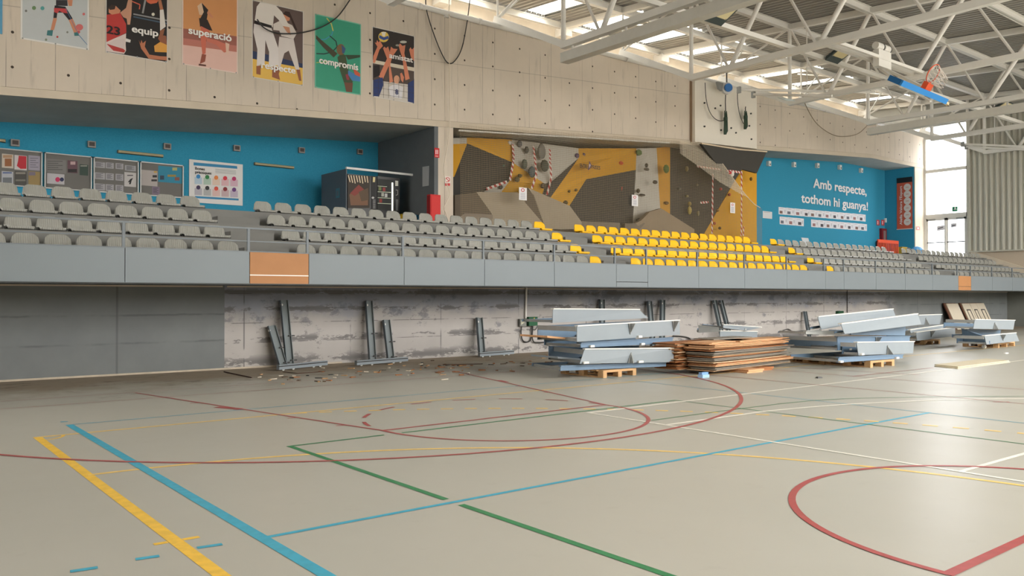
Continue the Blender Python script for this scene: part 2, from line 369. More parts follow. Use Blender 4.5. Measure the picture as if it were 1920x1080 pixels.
MB().prism([atX(*q, XE - .06) for q in ((1786, 388), (1795.5, 387), (1795.5, 396), (1786, 397))], (-.05, 0, 0)).build('sign_box', M((20, 128, 84)), e)
q0 = atX(1788, 394, XE - .12); mb = MB().box((q0.x, q0.y - .2, q0.z + .02), (q0.x + .006, q0.y, q0.z + .05)).box((q0.x, q0.y - .12, q0.z + .05), (q0.x + .006, q0.y - .04, q0.z + .16)); mb.build('pictogram', M((230, 240, 235)), e)
# ------------------------------------------------------------------ roof
SL = .073
def zroof(y): return 12.28 + SL * (y - 18.63)
SKY = [(20.6 + 3.0 * k, 21.68 + 3.0 * k) for k in range(-9, 9)]
mb = MB(); P = .27; x = -8.0
def insky(x): return any(a - .01 <= x + P / 2 <= b for a, b in SKY)
while x < XE + .3:
    segs = ([(-4, 21.75), (25.05, 25.7)] if x > 4 else [(-11, 21.75), (25.05, 25.7)]) if insky(x) else [(-4 if x > 4 else -11, 25.7)]  # unseen front strip of the roof left open to let in extra light
    for ya, yb in segs:
        pr = [(0, .0), (.10, .0), (.135, .075), (.235, .075), (.27, .0)]
        for (xa, za), (xb, zb) in zip(pr, pr[1:]):
            mb.add([(x + xa, ya, zroof(ya) + za), (x + xb, ya, zroof(ya) + zb), (x + xb, yb, zroof(yb) + zb), (x + xa, yb, zroof(yb) + za)], [(0, 1, 2, 3)])
    x += P
struct('ceiling', mb, MT['deck'])
# weatherproof outer skin of the roof, cut away over the skylights and the opening added for light
mb = MB()
def skin(xa, xb, ya, yb):
    if xb - xa > .01: mb.hexa([(xa, ya, zroof(ya) + .08), (xb, ya, zroof(ya) + .08), (xb, yb, zroof(yb) + .08), (xa, yb, zroof(yb) + .08)], [(xa, ya, zroof(ya) + .095), (xb, ya, zroof(ya) + .095), (xb, yb, zroof(yb) + .095), (xa, yb, zroof(yb) + .095)])
skin(-8.2, 4, -11, -4); skin(-8.2, XE + .5, -4, 21.7); skin(-8.2, XE + .5, 25.1, 25.8); xs = -8.2
for a, b in SKY + [(XE + .5, 0)]: skin(xs, a, 21.7, 25.1); xs = b
struct('roof_slab', mb, MT['deck'])
for i, (a, b) in enumerate(SKY):
    if b < 10: continue
    z0, z1 = zroof(21.65) + .1, zroof(25.15) + .1
    o = MB().hexa([(a - .03, 21.65, z0), (b + .03, 21.65, z0), (b + .03, 25.15, z1), (a - .03, 25.15, z1)], [(a - .03, 21.65, z0 + .008), (b + .03, 21.65, z0 + .008), (b + .03, 25.15, z1 + .008), (a - .03, 25.15, z1 + .008)]).build('window_%d' % (i + 10), MT['polycarb'])
    o['kind'] = 'structure'
# roof beams along the hall
TOPN = [21.9, 18.63, 15.3, 12.0, 8.7, 5.4]
W = MT['white']
for y in TOPN + [25.2]:
    z = zroof(y) - .02
    struct('ceiling_beam', MB().box((-8, y - .09, z - .24), (XE, y + .09, z - .225)).box((-8, y - .012, z - .24), (XE, y + .012, z)).box((-8, y - .09, z - .015), (XE, y + .09, z)), W)
# trusses across the hall
XK = [16.875 + 6.0 * k for k in range(-1, 6)]
ZB = 9.16
BOT = [17.03, 13.79, 10.5, 7.2]
names = ['over the row of sports banners', 'above the left end of the net', 'above the middle of the climbing wall', 'just left of the white climbing tower', 'right of the white climbing tower', 'near the glazed end bay', 'against the end wall']
for k, X in enumerate(XK):
    X = min(X, XE - .25)
    t = thing('roof_truss', 'white tubular steel roof truss ' + ['at the near end over the sports banners', 'first from the left whose lower chord tip shows', 'whose end bears left of the climbing tower', 'crossing the roof behind the climbing tower', 'behind the folded basketball goal', 'in front of the glazed end bay', 'closest to the end wall'][k], 'roof truss', (X, YU, 10.7), 'white roof trusses')
    za = zroof(YU) - .12
    MB().bar((X, 25.3, zroof(25.3) - .13), (X, 3, zroof(3) - .13), .2, .22).build('top_chord', W, t)
    MB().bar((X, YU + .1, 10.84), (X, 18.55, ZB), .2, .2).bar((X + .001, 18.66, ZB + .002), (X + .001, 3, ZB + .002), .2, .2).build('bottom_chord', W, t)
    MB().tube([(X, YU, 10.68), (X, YU, za)], .04).build('post', W, t)
    MB().tube([(X, 18.63, ZB), (X, 18.63, zroof(18.63) - .13)], .075, 12).build('post', W, t)
    MB().tube([(X, YU, 10.86), (X, 18.63, zroof(18.63) - .15)], .04).build('diagonal', W, t)
    for i, yb in enumerate(BOT):
        MB().tube([(X, yb + .03, ZB), (X, TOPN[i + 1], zroof(TOPN[i + 1]) - .15)], .045).build('diagonal', W, t)
        MB().tube([(X, yb - .03, ZB), (X, TOPN[i + 2], zroof(TOPN[i + 2]) - .15)], .08, 12).build('diagonal', W, t)
    MB().box((X - .25, YL - .5, zroof(25.2) - .55), (X + .25, YL, zroof(25.2) - .22)).build('bearing_box', W, t)
    for sx in (-1,):
        MB().tube([(X + .1, YU, 10.9), (X + 1.5, YU, zroof(YU) - .25)], .03).build('brace', W, t)
        MB().tube([(X + 1.6, YU + 1.2, zroof(YU + 1.2) - .1), (X + 2.4, YU + .1, zroof(YU) - .2)], .03).build('brace', W, t)
# pipe along the wall head, cable runs
o = MB().tube([(-8, YU - .1, 10.55), (XE - .3, YU - .1, 10.55)], .085, 12)
for k in range(24): o.tube([(-7 + 2.3 * k, YU - .1, 10.55), (-6.9 + 2.3 * k, YU - .1, 10.55)], .1, 12)
tag(o.build('drain_pipe', MT['white'], smooth=True), 'long white pipe along the head of the concrete wall', 'pipe')
o = MB()
for dz, r in ((0, .035), (.12, .02), (.2, .02)): o.tube([(-8, 24.9, 11.2 + dz), (XE, 24.9, 11.2 + dz)], r, 6)
tag(o.build('conduit_run', M((196, 150, 130))), 'thin conduits running above the wall head under the skylights', 'conduit')
for X, lb in ((16.875, 'left'), (34.875, 'right')):
    t = MB().box((X - .16, 3, ZB - .55), (X + .16, 18.6, ZB - .26)).build('divider_curtain_housing', mat('curtain_housing_' + lb, (206, 204, 196), .6), None)
    tag(t, {'left': 'long grey curtain housing slung under the nearest visible truss', 'right': 'long grey curtain housing slung under the truss behind the basketball goal'}[lb], 'curtain housing')
    t['_o'] = tuple(t.location)
    for y in (4.5, 7, 10, 13, 16, 18.2): MB().box((X - .02, y, ZB - .27), (X + .02, y + .06, ZB - .08)).build('hanger', W, t)
# light rail with floodlights
RY, RZ = 14.86, ZB + .22
t = thing('light_rail', 'long white box rail carrying the floodlights across the trusses', 'rail', (20, RY, RZ - .08))
MB().box((8, RY - .08, RZ - .08), (XE - .3, RY + .08, RZ + .06)).build('channel', W, t)
for X, lb in ((at(1318, 58, RY).x, 'above the left part of the climbing tower'), (at(1543, 122, RY).x, 'near the middle of the roof'), (at(1848, 214, RY).x, 'close to the end wall')):
    f = thing('floodlight', 'dark grey floodlight on the white rail, ' + lb, 'floodlight', (X, RY, RZ + .06), 'floodlights on the roof rail')
    MB().bar((X - .05, RY - .09, RZ - .02), (X - .05, RY - .42, RZ + .0), .04).bar((X + .5, RY - .09, RZ - .02), (X + .5, RY - .42, RZ + .0), .04).build('bracket', MT['galv'], f)
    mb = MB(); c, s_ = cos(.5), sin(.5)
    def R(u, v, w): return (X + u, RY - .30 - v * c + w * s_, RZ - .06 + v * s_ + w * c)
    mb.hexa([R(-.15, -.15, 0), (R(.6, -.15, 0)), R(.6, .65, 0), R(-.15, .65, 0)], [R(-.1, -.1, .12), R(.55, -.1, .12), R(.55, .6, .1), R(-.1, .6, .1)]).build('housing', M((66, 76, 76)), f)
    mb = MB(); mb.hexa([R(-.08, .1, -.012), R(.53, .1, -.012), R(.53, .6, -.012), R(-.08, .6, -.012)], [R(-.08, .1, 0), R(.53, .1, 0), R(.53, .6, 0), R(-.08, .6, 0)]).build('lens', M((214, 202, 160)), f)
# ================================================================== stand front, rails and seats
FX = [-8, -.7, 1.5, 3.71, 5.91, 7.107, 9.3, 11.45, 13.6, 15.78, 17.0, 19.16, 21.35, 23.6, 25.88, 27.05, 29.25, 31.45, 33.7, 36.0, 37.2, 39.35, 41.55, 43.75, 45.95, XE]
FY = 15.35
for i, (a, b) in enumerate(zip(FX, FX[1:])):
    if b < 1: continue
    orange = a in (5.91, 36.0)
    if orange:
        lab = 'orange plywood filler panel in the stand front ' + ('below the left stairs' if a < 10 else 'at the far right, near the end wall')
    elif a == 15.78: lab = 'narrow grey access panel with a hatch in the stand front left of the yellow seats'
    else:
        side = 'left' if b <= 5.92 else 'between' if b <= 15.8 else 'below'
        if side == 'left':
            n = [1.5, 3.71, 5.91].index(b); lab = 'grey sheet panel of the stand front, %s left of the left orange panel' % ['third', 'second', 'first'][n]
        elif b < 15.8:
            n = [9.3, 11.45, 13.6, 15.78].index(b); lab = 'grey sheet panel of the stand front, %s right of the left orange panel' % ORD[n]
        elif b < 35.99 or b == 36.0:
            n = [19.16, 21.35, 23.6, 25.88, 27.05, 29.25, 31.45, 33.7, 36.0].index(b); lab = 'grey sheet panel of the stand front, %s right of the hatched access panel' % ORD[n]
        else:
            n = [39.35, 41.55, 43.75, 45.95, XE].index(b); lab = 'grey sheet panel of the stand front, %s right of the far orange panel' % ORD[n]
    g = .006
    pm = MT['ply'] if orange else MT['panel']
    t = thing('fascia_panel', lab, 'panel', ((a + b) / 2, FY, 1.8), None if orange else 'grey sheet panels of the stand front')
    if orange or a == 15.78:
        zs = 1.965 if orange else 1.94
        MB().box((a + g, FY, 1.805), (b - g, FY + .03, zs - .008)).build('lower_sheet', pm, t)
        MB().box((a + g, FY, zs + .008), (b - g, FY + .03, 2.40)).build('upper_sheet', pm, t)
        if orange and a < 10: MB().box((a + g, FY - .004, zs - .01), (b - g, FY + .02, zs + .01)).build('joint_strip', M((236, 232, 226)), t)
    else:
        MB().box((a + g, FY, 1.805), (b - g, FY + .03, 2.40)).build('sheet', pm, t)
    MB().box((a, FY + .005, 1.80), (b, FY + .05, 1.812)).build('bottom_edge', MT['rail'], t)
    MB().box((a, FY - .008, 2.40), (b, FY + .045, 2.418)).build('capping', MT['rail'], t)
struct('trim_2', MB().box((-8, FY + .032, 1.78), (XE, FY + .1, 2.39)).box((-8, FY + .1, 1.77), (XE, FY + .16, 1.82)), M((70, 72, 72)))
t = thing('guard_rail', 'grey steel guard rail with posts along the stand front', 'railing', (20, FY, 2.4))
MB().box((-8, FY - .0, 2.835), (XE, FY + .04, 2.865)).build('top_rail', MT['rail'], t)
MB().box((-8, FY + .008, 2.595), (XE, FY + .032, 2.615)).build('mid_rail', MT['rail'], t)
for x in (1.5, 3.69, 5.89, 7.08, 9.27, 11.42, 13.6, 15.73, 16.95, 19.11, 21.35, 23.59, 25.79, 27.05, 29.24, 31.45, 33.68, 35.91, 37.18, 39.34, 41.55, 43.75, 45.95):
    MB().box((x - .022, FY - .002, 2.418), (x + .022, FY + .042, 2.835)).build('post', MT['rail'], t)
def seat_mesh(name, mt):
    prof = [(-.40, .015), (-.405, .05), (-.39, .068), (-.30, .056), (-.18, .05), (-.09, .058), (-.05, .09), (-.03, .15), (-.012, .22), (.004, .275), (.016, .296), (.032, .298), (.038, .275)]
    wid = [.40, .425, .43, .435, .44, .44, .435, .42, .395, .365, .34, .335, .33]
    mb = MB(); U = 9
    for (y, z), w in zip(prof, wid):
        for i in range(U):
            u = i / (U - 1) * 2 - 1; e = abs(u) ** 3
            yy = y + (.03 * e * -1 if z > .1 else 0); zz = z + (.02 * e if z < .1 and y > -.38 else 0) - (.035 * max(0, abs(u) - .7) / .3 if z > .26 else 0)
            mb.v.append(Vector((u * w / 2, yy, zz)))
    for r in range(len(prof) - 1):
        for i in range(U - 1):
            mb.f.append([r * U + i, r * U + i + 1, (r + 1) * U + i + 1, (r + 1) * U + i]); mb.mi.append(0)
    o = mb.build(name, mt, None, True, origin=(0, 0, 0))
    sm = o.modifiers.new('thick', 'SOLIDIFY'); sm.thickness = .012
    return o
def bracket(par, mt): return MB().box((-.19, -.36, 0), (.19, -.30, .045)).box((-.19, -.1, 0), (.19, -.03, .055)).box((-.24, -.34, 0), (.24, -.31, .03)).build('mounting_bracket', mt, par)
proto = {}
for key, mt in (('grey', MT['grey_seat']), ('yellow', MT['yellow'])):
    o = seat_mesh('stadium_seat', mt); bracket(o, MT['dark'] if key == 'grey' else MT['yellow']); proto[key] = [o, False]  # dark base beam of the grey seats also paints the shade under their lip
def seat(x, r, key, lab, grp):
    src, used = proto[key]
    if not used: o = src; proto[key][1] = True
    else:
        o = src.copy(); COL.objects.link(o)
        for c in src.children:
            d = c.copy(); COL.objects.link(d); d.parent = o
    o.location = (x, SEAT_Y[r], STEP_Z[r]); tag(o, lab, 'seat', grp)
ROW = {1: 'front row', 2: 'second row', 3: 'third row', 4: 'back row'}
GREY = {'A': 'grey seats left of the left stairs', 'B': 'grey seats below the vending machines', 'D': 'grey seats right of the yellow block', 'E': 'grey seats by the end wall'}
for r in (1, 2, 3, 4):
    for n in range(11):
        seat(5.85 - .5 * n, r, 'grey', 'grey plastic seat in the %s, %s left of the left stairs' % (ROW[r], ORD[n]), GREY['A'])
    for n in range(18):
        x = 7.27 + .4985 * n + .235
        if n < 17: seat(x, r, 'grey', 'grey plastic seat in the %s, %s right of the left stairs' % (ROW[r], ORD[n]), GREY['B'])
        else: seat(x, r, 'yellow', 'yellow plastic seat ending the %s of the grey block below the vending machines' % ROW[r], 'single yellow seats beside the stairs')
    for n in range(18):
        seat(17.36 + .503 * n + .235, r, 'yellow', 'yellow plastic seat of the big yellow block, %s, %s from its left end' % (ROW[r], ORD[n]), 'yellow seats in front of the climbing wall')
    for n in range(18):
        x = 27.62 + .5 * n + .235
        if n: seat(x, r, 'grey', 'grey plastic seat in the %s, %s right of the lone yellow aisle seat' % (ROW[r], ORD[n - 1]), GREY['D'])
        else: seat(x, r, 'yellow', 'yellow plastic seat starting the %s of the grey block under the white wall lettering' % ROW[r], 'single yellow seats beside the stairs')
    for n in range(17):
        seat(37.95 + .5 * n + .235, r, 'grey', 'grey plastic seat in the %s, %s from the stairs nearest the end wall' % (ROW[r], ORD[n]), GREY['E'])
# ================================================================== court markings
class Lines:
    def __init__(s, z): s.mb = MB(); s.z = z
    def path(s, pts, w, closed=False):
        P = [Vector((p[0], p[1], 0)) for p in pts]; n = len(P); o = len(s.mb.v); s.z += .00002 if len(s.mb.v) < 400 else .000001
        for i, p in enumerate(P):
            d = (P[min(i + 1, n - 1)] - P[max(i - 1, 0)]).normalized(); nn = Vector((-d.y, d.x, 0)) * w / 2
            s.mb.v += [p + nn + Vector((0, 0, s.z)), p - nn + Vector((0, 0, s.z))]
        for i in range(n - 1): s.mb.f.append([o + 2 * i, o + 2 * i + 1, o + 2 * i + 3, o + 2 * i + 2]); s.mb.mi.append(0)
    def arc(s, c, r, a0, a1, w, n=48):
        s.path([(c[0] + r * cos(radians(a0 + (a1 - a0) * i / n)), c[1] + r * sin(radians(a0 + (a1 - a0) * i / n))) for i in range(n + 1)], w)
    def dash_arc(s, c, r, a0, a1, w, ln, gap):
        da = ln / r * 180 / pi; dg = gap / r * 180 / pi; a = a0; sg = 1 if a1 > a0 else -1
        while (a1 - a) * sg > 0: s.arc(c, r, a, a + sg * da, w, 4); a += sg * (da + dg)
def paint(name, c, rough=.4):
    t = NT(name); return t.fin(t.mix(t.ramp(t.noise(9., 5), .35, .65), lin(tuple(v * .93 for v in c)), lin(c)), rough, .45)
PY, PB, PG, PR, PW = paint('yellow_line_paint', (244, 196, 60)), paint('blue_line_paint', (58, 168, 196)), paint('green_line_paint', (42, 128, 78)), paint('red_line_paint', (172, 76, 74)), paint('white_line_paint', (246, 241, 228))
PYL = paint('pale_yellow_line_paint', (244, 204, 110))
def done(L, name, mt): struct(name, L.mb, mt)
L = Lines(.0014); G = (1.64, 2.0)
L.path([(1.64, 10.52), (1.64, -10)], .085)
L.arc((1.64, 10.48), .25, -90, 0, .035, 8); L.path([(1.51, 5.515), (1.595, 5.512)], .05); L.path([(1.685, 5.508), (1.79, 5.505)], .05)
done(L, 'floor_markings', PY)
L = Lines(.0018)
L.path([(1.6, 10.49), (41.6, 10.49)], .06); L.arc(G, 6.0, 90, 0, .06); L.path([(7.64, 2.0), (7.64, -1.0)], .05)
L.dash_arc(G, 9.0, 70.5, 0, .08, .17, .16)
L.dash_arc((1.64, 2.0), 9.0, 0, -20, .06, .17, .16)
done(L, 'floor_markings', PYL)
L = Lines(.0022)
L.path([(2.1, 11.27), (2.1, -6)], .085); L.path([(2.06, 5.22), (11.36, 5.22)], .05); L.path([(2.1, 11.26), (20.3, 11.26)], .03); L.path([(11.32, 11.2), (11.32, -4)], .025)
for a, b in ((.99, 1.13), (1.34, 1.47), (1.70, 1.85)): L.path([(a, 5.27), (b, 5.25)], .05)
L.path([(2.06, 11.58), (2.14, 11.56)], .05)
done(L, 'floor_markings', PB)
L = Lines(.0026)
L.path([(3.6, 8.24), (3.6, 5.32)], .06); L.path([(3.6, 5.12), (3.6, -5)], .06); L.path([(3.57, 8.22), (4.72, 8.22)], .045); L.path([(4.95, 8.22), (9.72, 8.22)], .045); L.path([(9.71, 8.22), (9.73, 3.5), (9.73, -3)], .03)
L.path([(7.9, 7.08), (9.03, 7.06), (9.82, 7.04), (10.6, 7.0), (11.27, 6.92), (11.85, 6.74), (12.4, 6.46), (13.0, 6.1), (13.7, 5.62), (14.4, 5.1), (15.2, 4.3)], .028)
done(L, 'floor_markings', PG)
L = Lines(.0030)
L.path([(7.73, 8.06), (30, 8.02)], .065); L.path([(7.76, 8.06), (7.75, -6)], .05); L.path([(7.76, 3.3), (14, 3.2)], .05)
wa = [(7.76, 6.72), (9.2, 6.68)] + [(8.69 + 9.21 * cos(radians(a)), -2.48 + 9.21 * sin(radians(a))) for a in range(84, 24, -2)]
L.path(wa, .06)
done(L, 'floor_markings', PW)
L = Lines(.0034)
L.path([(3.62, 14.3), (4.86, 8.5)], .045); L.path([(9.86, 14.3), (8.52, 8.5)], .045); L.path([(4.84, 8.5), (8.54, 8.5)], .055)
FT = (6.69, 8.5)
L.arc(FT, 1.83, 180, 360, .05); L.dash_arc(FT, 1.83, 168, 0, .05, .36, .36)
for (x, y), sx in (((4.02, 12.4), 1), ((4.26, 11.3), 1), ((4.52, 10.1), 1), ((4.72, 9.15), 1), ((9.15, 11.2), 1), ((8.93, 10.2), 1)): L.path([(x - .13, y), (x, y)], .04)
L.path([(4.05, 11.75), (4.25, 11.35)], .12); L.path([(9.42, 12.2), (9.34, 11.85)], .12)
L.arc((6.75, 12.96), 6.53, 176, 364, .055, 96)
L.path([(-8, 13.4), (13.5, 13.4)], .022); L.path([(-8, 14.38), (12, 14.36)], .02)
L.arc((6.69, 2.12), 1.84, 0, 180, .055); L.path([(4.83, 2.13), (8.55, 2.13)], .07)
L.path([(13.33, 10.4), (13.35, -2)], .025); L.path([(15.3, 10.6), (15.45, -2)], .025); L.path([(13.4, 5.0), (13.2, 5.15)], .04)
L.path([(15.28, 8.5), (18.5, 8.42)], .03); L.path([(16.18, 10.2), (16.6, 7.8)], .03)
done(L, 'floor_markings', PR)
# ================================================================== dismantled seating deck on the floor
SB, SM, SG, WD = MT['steelblue'], MT['steelmid'], MT['galv'], MT['wood']
def pallet(a, b, depth, lab, h=.144, grp='wooden pallets under the dismantled steel'):
    """a, b: floor points of the near edge's two ends"""
    a, b = Vector((a[0], a[1], 0)), Vector((b[0], b[1], 0)); ex = (b - a).normalized(); wdt = (b - a).length; ey = Vector((-ex.y, ex.x, 0))
    t = thing('pallet', lab, 'pallet', tuple((a + b) / 2 + ey * depth / 2), grp)
    def bx(name, u0, u1, v0, v1, z0, z1):
        c = [a + ex * u + ey * v for u, v in ((u0, v0), (u1, v0), (u1, v1), (u0, v1))]
        MB().hexa([p + Vector((0, 0, z0)) for p in c], [p + Vector((0, 0, z1)) for p in c]).build(name, WD, t)
    for i in range(3):
        u = i * (wdt - .1) / 2
        bx('bottom_board', u, u + .1, 0, depth, 0, .022)
        for j in range(3):
            v = j * (depth - .145) / 2; bx('block', u, u + .1, v, v + .145, .022, h - .044)
    for j in range(3): v = j * (depth - .145) / 2; bx('stringer', 0, wdt, v, v + .145, h - .044, h - .022)
    n = 7
    for i in range(n): v = i * (depth - .12) / (n - 1); bx('top_board', 0, wdt, v, v + .12, h - .022, h)
def deck_unit(TL, TR, BL, BR, Yl, Yr, D, lab, rear=.28, gus=(), gdir=1, tilt=0., cat='steel frame', ends=True, mt=None, grp='dismantled steel deck units', dz=0., tabs=()):
    """a steel deck unit: front riser sheet between four image points at the given distances, rear beam D further back"""
    bl, br = at(*BL, Yl), at(*BR, Yr); tl, tr = at(*TL, Yl + tilt), at(*TR, Yr + tilt)
    ex = (br - bl); ex.z = 0; ex.normalize(); ey = Vector((-ex.y, ex.x, 0))
    base = (bl + br) / 2; t = thing('deck_unit', lab, cat, (base.x, base.y + D / 2, min(bl.z, br.z)), grp); m_ = mt or SB
    MB().hexa([bl, br, br + ey * .015, bl + ey * .015], [tl, tr, tr + ey * .015, tl + ey * .015]).build('riser_sheet', m_, t)
    MB().hexa([tl - ey * .02, tr - ey * .02, tr + ey * .07, tl + ey * .07], [p + Vector((0, 0, .02)) for p in (tl - ey * .02, tr - ey * .02, tr + ey * .07, tl + ey * .07)]).build('top_flange', MT['white'] if m_ is SB else m_, t)
    MB().hexa([bl, br, br + ey * .06, bl + ey * .06], [p + Vector((0, 0, .015)) for p in (bl, br, br + ey * .06, bl + ey * .06)]).build('bottom_flange', m_, t)
    if D > .1:
        o = ey * D + Vector((0, 0, dz)); h = Vector((0, 0, rear))
        rb = [bl + o, br + o]
        MB().hexa([rb[0], rb[1], rb[1] + ey * .02, rb[0] + ey * .02], [p + h for p in (rb[0], rb[1], rb[1] + ey * .02, rb[0] + ey * .02)]).build('rear_sheet', SM, t)
        MB().hexa([rb[0] - ey * .05, rb[1] - ey * .05, rb[1], rb[0]], [p + Vector((0, 0, .015)) for p in (rb[0] - ey * .05, rb[1] - ey * .05, rb[1], rb[0])]).build('rear_flange', SG, t)
        if ends:
            if gus: p = tl - Vector((0, 0, .05)); MB().bar(p + ey * .02, Vector((p.x, p.y, p.z)) + ey * D, .03, .09).build('end_rail', SG, t)
            for f in (0.02, .34, .66, .98):
                p = bl.lerp(br, f) + Vector((0, 0, .03)); MB().bar(p + ey * .02, p + o - ey * .01, .05, .05).build('cross_bar', SG, t)
    for f in gus:
        p = bl.lerp(br, f); q = tl.lerp(tr, f)
        a, c = (p, p.lerp(q, .75)) if gdir > 0 else (q, q.lerp(p, .75))
        MB().prism([a - ey * .14, a, c], ex * .02).build('gusset', SG, t)
        MB().prism([a - ey * .01 - ex * .045, a - ey * .01 + ex * .045, c - ey * .01], -ey * .012).build('gusset_plate', SG, t)
    for f in tabs:
        p = bl.lerp(br, f); MB().hexa([p - ey * .05, p - ey * .05 + ex * .11, p + ex * .11, p], [v + Vector((0, 0, .04)) for v in (p - ey * .05, p - ey * .05 + ex * .11, p + ex * .11, p)]).build('mounting_tab', MT['white'], t)
    return t
# stack beside the electrical boxes
a = atZ(1131, 709); b = atZ(1193, 703.5); pallet(a, (b.x, b.y), 1.2, 'wooden pallet under the largest steel stack, beside the plywood pile')
deck_unit((1051, 687.5), (1249, 680.5), (1051, 695.5), (1249, 687), 11.6, 11.12, 1.1, 'blue grey steel deck unit lying lowest, right on the pallet by the plywood pile', .07, mt=SM)
deck_unit((1096, 655.5), (1263, 653.5), (1087, 682), (1263, 679), 11.42, 11.0, 1.15, 'steel deck unit second from the bottom of the largest stack, upright gusset', .27, gus=(.51,), tabs=(.03, .6))
deck_unit((1089, 644), (1262, 634), (1089, 652), (1260, 644), 11.5, 11.62, 1.0, 'thin blue steel deck unit in the middle of the largest stack', .12, mt=SM, tabs=(.08, .62))
deck_unit((1082, 612), (1274, 601), (1082, 641), (1275, 627.5), 11.35, 11.55, 1.05, 'wide pale steel deck unit second from the top of the largest stack', .27, gus=(.48, .93), gdir=-1, tabs=(.55,))
deck_unit((1037, 580), (1199, 581), (1036, 605.5), (1215, 596.5), 12.2, 12.3, .9, 'pale steel deck unit standing on edge on top of the largest stack', .05)
# dark boards showing between the steel layers
for q0, q1, Y, lb in (((1026, 633), (1082, 638), 11.7, 'bare brown board wedged under the upper steel units'), ((1046, 672), (1090, 676), 11.9, 'narrow pale steel bar poking out at the left of the largest stack')):
    p, q = at(*q0, Y), at(*q1, Y); tag(MB().hexa([p, q, q + Vector((0, .8, 0)), p + Vector((0, .8, 0))], [v + Vector((0, 0, .035)) for v in (p, q, q + Vector((0, .8, 0)), p + Vector((0, .8, 0)))]).build('loose_board', MT['plyedge'] if 'brown' in lb else SB), lb, 'board')
# stack right of the plywood pile
a = atZ(1632, 689.5); b = atZ(1677, 685.5); pallet(a, b, 1.2, 'pale wooden pallet under the right end of the steel stack right of the plywood')
a = atZ(1546, 683.5); b = atZ(1563, 682.5); pallet(a, (a.x + .45, a.y - .02), 1.0, 'dark wooden pallet under the left end of the steel stack right of the plywood')
deck_unit((1572, 671.5), (1693, 666), (1572, 680), (1693, 671.5), 9.42, 9.22, 1.2, 'blue steel deck unit lying lowest on the stack right of the plywood', .1, mt=SM, tabs=(.0, .86))
deck_unit((1606, 642.5), (1714, 641), (1610, 666), (1712, 662.5), 9.35, 9.5, .36, 'pale steel deck unit in front of the stack right of the plywood', .24, gus=(.5,), tabs=(.02, .5))
deck_unit((1570, 632.5), (1706, 631.5), (1571, 657), (1705, 655), 9.75, 9.95, 1.3, 'blue steel deck unit behind the front one, right of the plywood', .24, gus=(.5,), gdir=-1, mt=SM, tabs=(.12,))
deck_unit((1592, 614), (1698, 612), (1596, 628), (1697, 629), 9.75, 9.9, .5, 'blue steel deck unit just under the two tilted pale plates', .1, mt=SM)
deck_unit((1577, 608), (1720.5, 589), (1584, 626.5), (1727.5, 608.5), 9.4, 9.55, .22, 'wide pale tilted steel plate on top of the stack, nearer one', .05, tilt=.12, ends=False)
deck_unit((1533.5, 594.5), (1674.5, 580), (1540, 618), (1680, 594), 10.05, 10.2, .25, 'wide pale tilted steel plate on top of the stack, farther one', .05, tilt=.12, ends=False)
deck_unit((1511, 621), (1577, 622), (1511, 626.5), (1577, 628.5), 10.0, 9.9, .7, 'long thin galvanised steel bar frame left under the tilted plates', .04, mt=SG)
# two stacks further back
a = atZ(1733, 646.5); b = atZ(1760, 643.5); pallet(a, (a.x + 1.0, a.y - .05), 1.0, 'brown wooden pallet under the steel pile behind the tilted plates')
deck_unit((1718, 623.5), (1791, 614.5), (1720, 639), (1791, 630), 11.9, 12.1, .9, 'pale steel deck unit lowest on the pile behind the tilted plates', .2, gus=(.35,), gdir=-1)
deck_unit((1706, 619), (1786, 607.5), (1708, 624.5), (1787, 613), 12.0, 12.2, .5, 'slanting flat steel channel on the pile behind the tilted plates', .05)
deck_unit((1722, 591.5), (1766, 590), (1722, 609), (1762, 608), 12.4, 12.5, .5, 'pale steel deck unit on edge at the back of the pile behind the tilted plates', .1, gus=(.3,))
a = atZ(1872, 652.5); b = atZ(1903, 648.5); pallet(a, b, 1.0, 'wooden pallet under the steel stack nearest the right edge')
DU = deck_unit((1846, 630), (1905, 624.5), (1850, 646), (1911, 639.5), 10.15, 10.25, .8, 'pale steel deck unit low on the stack nearest the right edge', .16, gus=(.5,), gdir=-1)
deck_unit((1803, 617), (1846, 632), (1805, 640), (1848, 646), 10.95, 10.2, .15, 'blue grey steel side plate on the left of the stack nearest the right edge', .1, mt=SM, ends=False)
deck_unit((1812, 618), (1876, 620), (1812, 634), (1876, 632), 10.9, 10.9, .4, 'blue steel deck unit in the middle of the stack nearest the right edge', .1, mt=SM)
deck_unit((1828, 599.5), (1903, 601), (1825, 616.5), (1900, 618), 10.35, 10.45, .8, 'pale steel deck unit on top of the stack nearest the right edge', .16, gus=(.48,))
for px, py in ((1812, 646.5), (1824, 646), (1845, 650)):
    p = atZ(px, py, .05); MB().disc(p, (1, -.2, 0), .06, .05, 16).disc(p, (1, -.2, 0), .02, .09, 10).build('roller_wheel', MT['white'], DU)
# behind the plywood pile
deck_unit((1309.5, 611), (1348, 615), (1310, 624), (1348, 622), 14.6, 14.2, .6, 'grey steel plate end showing left behind the plywood pile', .1, mt=SG)
deck_unit((1356, 609), (1428, 614), (1356, 615), (1400, 620), 14.4, 14.2, .9, 'long flat pale steel channel behind the plywood pile', .08)
deck_unit((1350, 621), (1420, 622), (1350, 657), (1420, 657), 14.3, 14.3, 1.2, 'low pale steel beam hidden behind the plywood pile', .1)
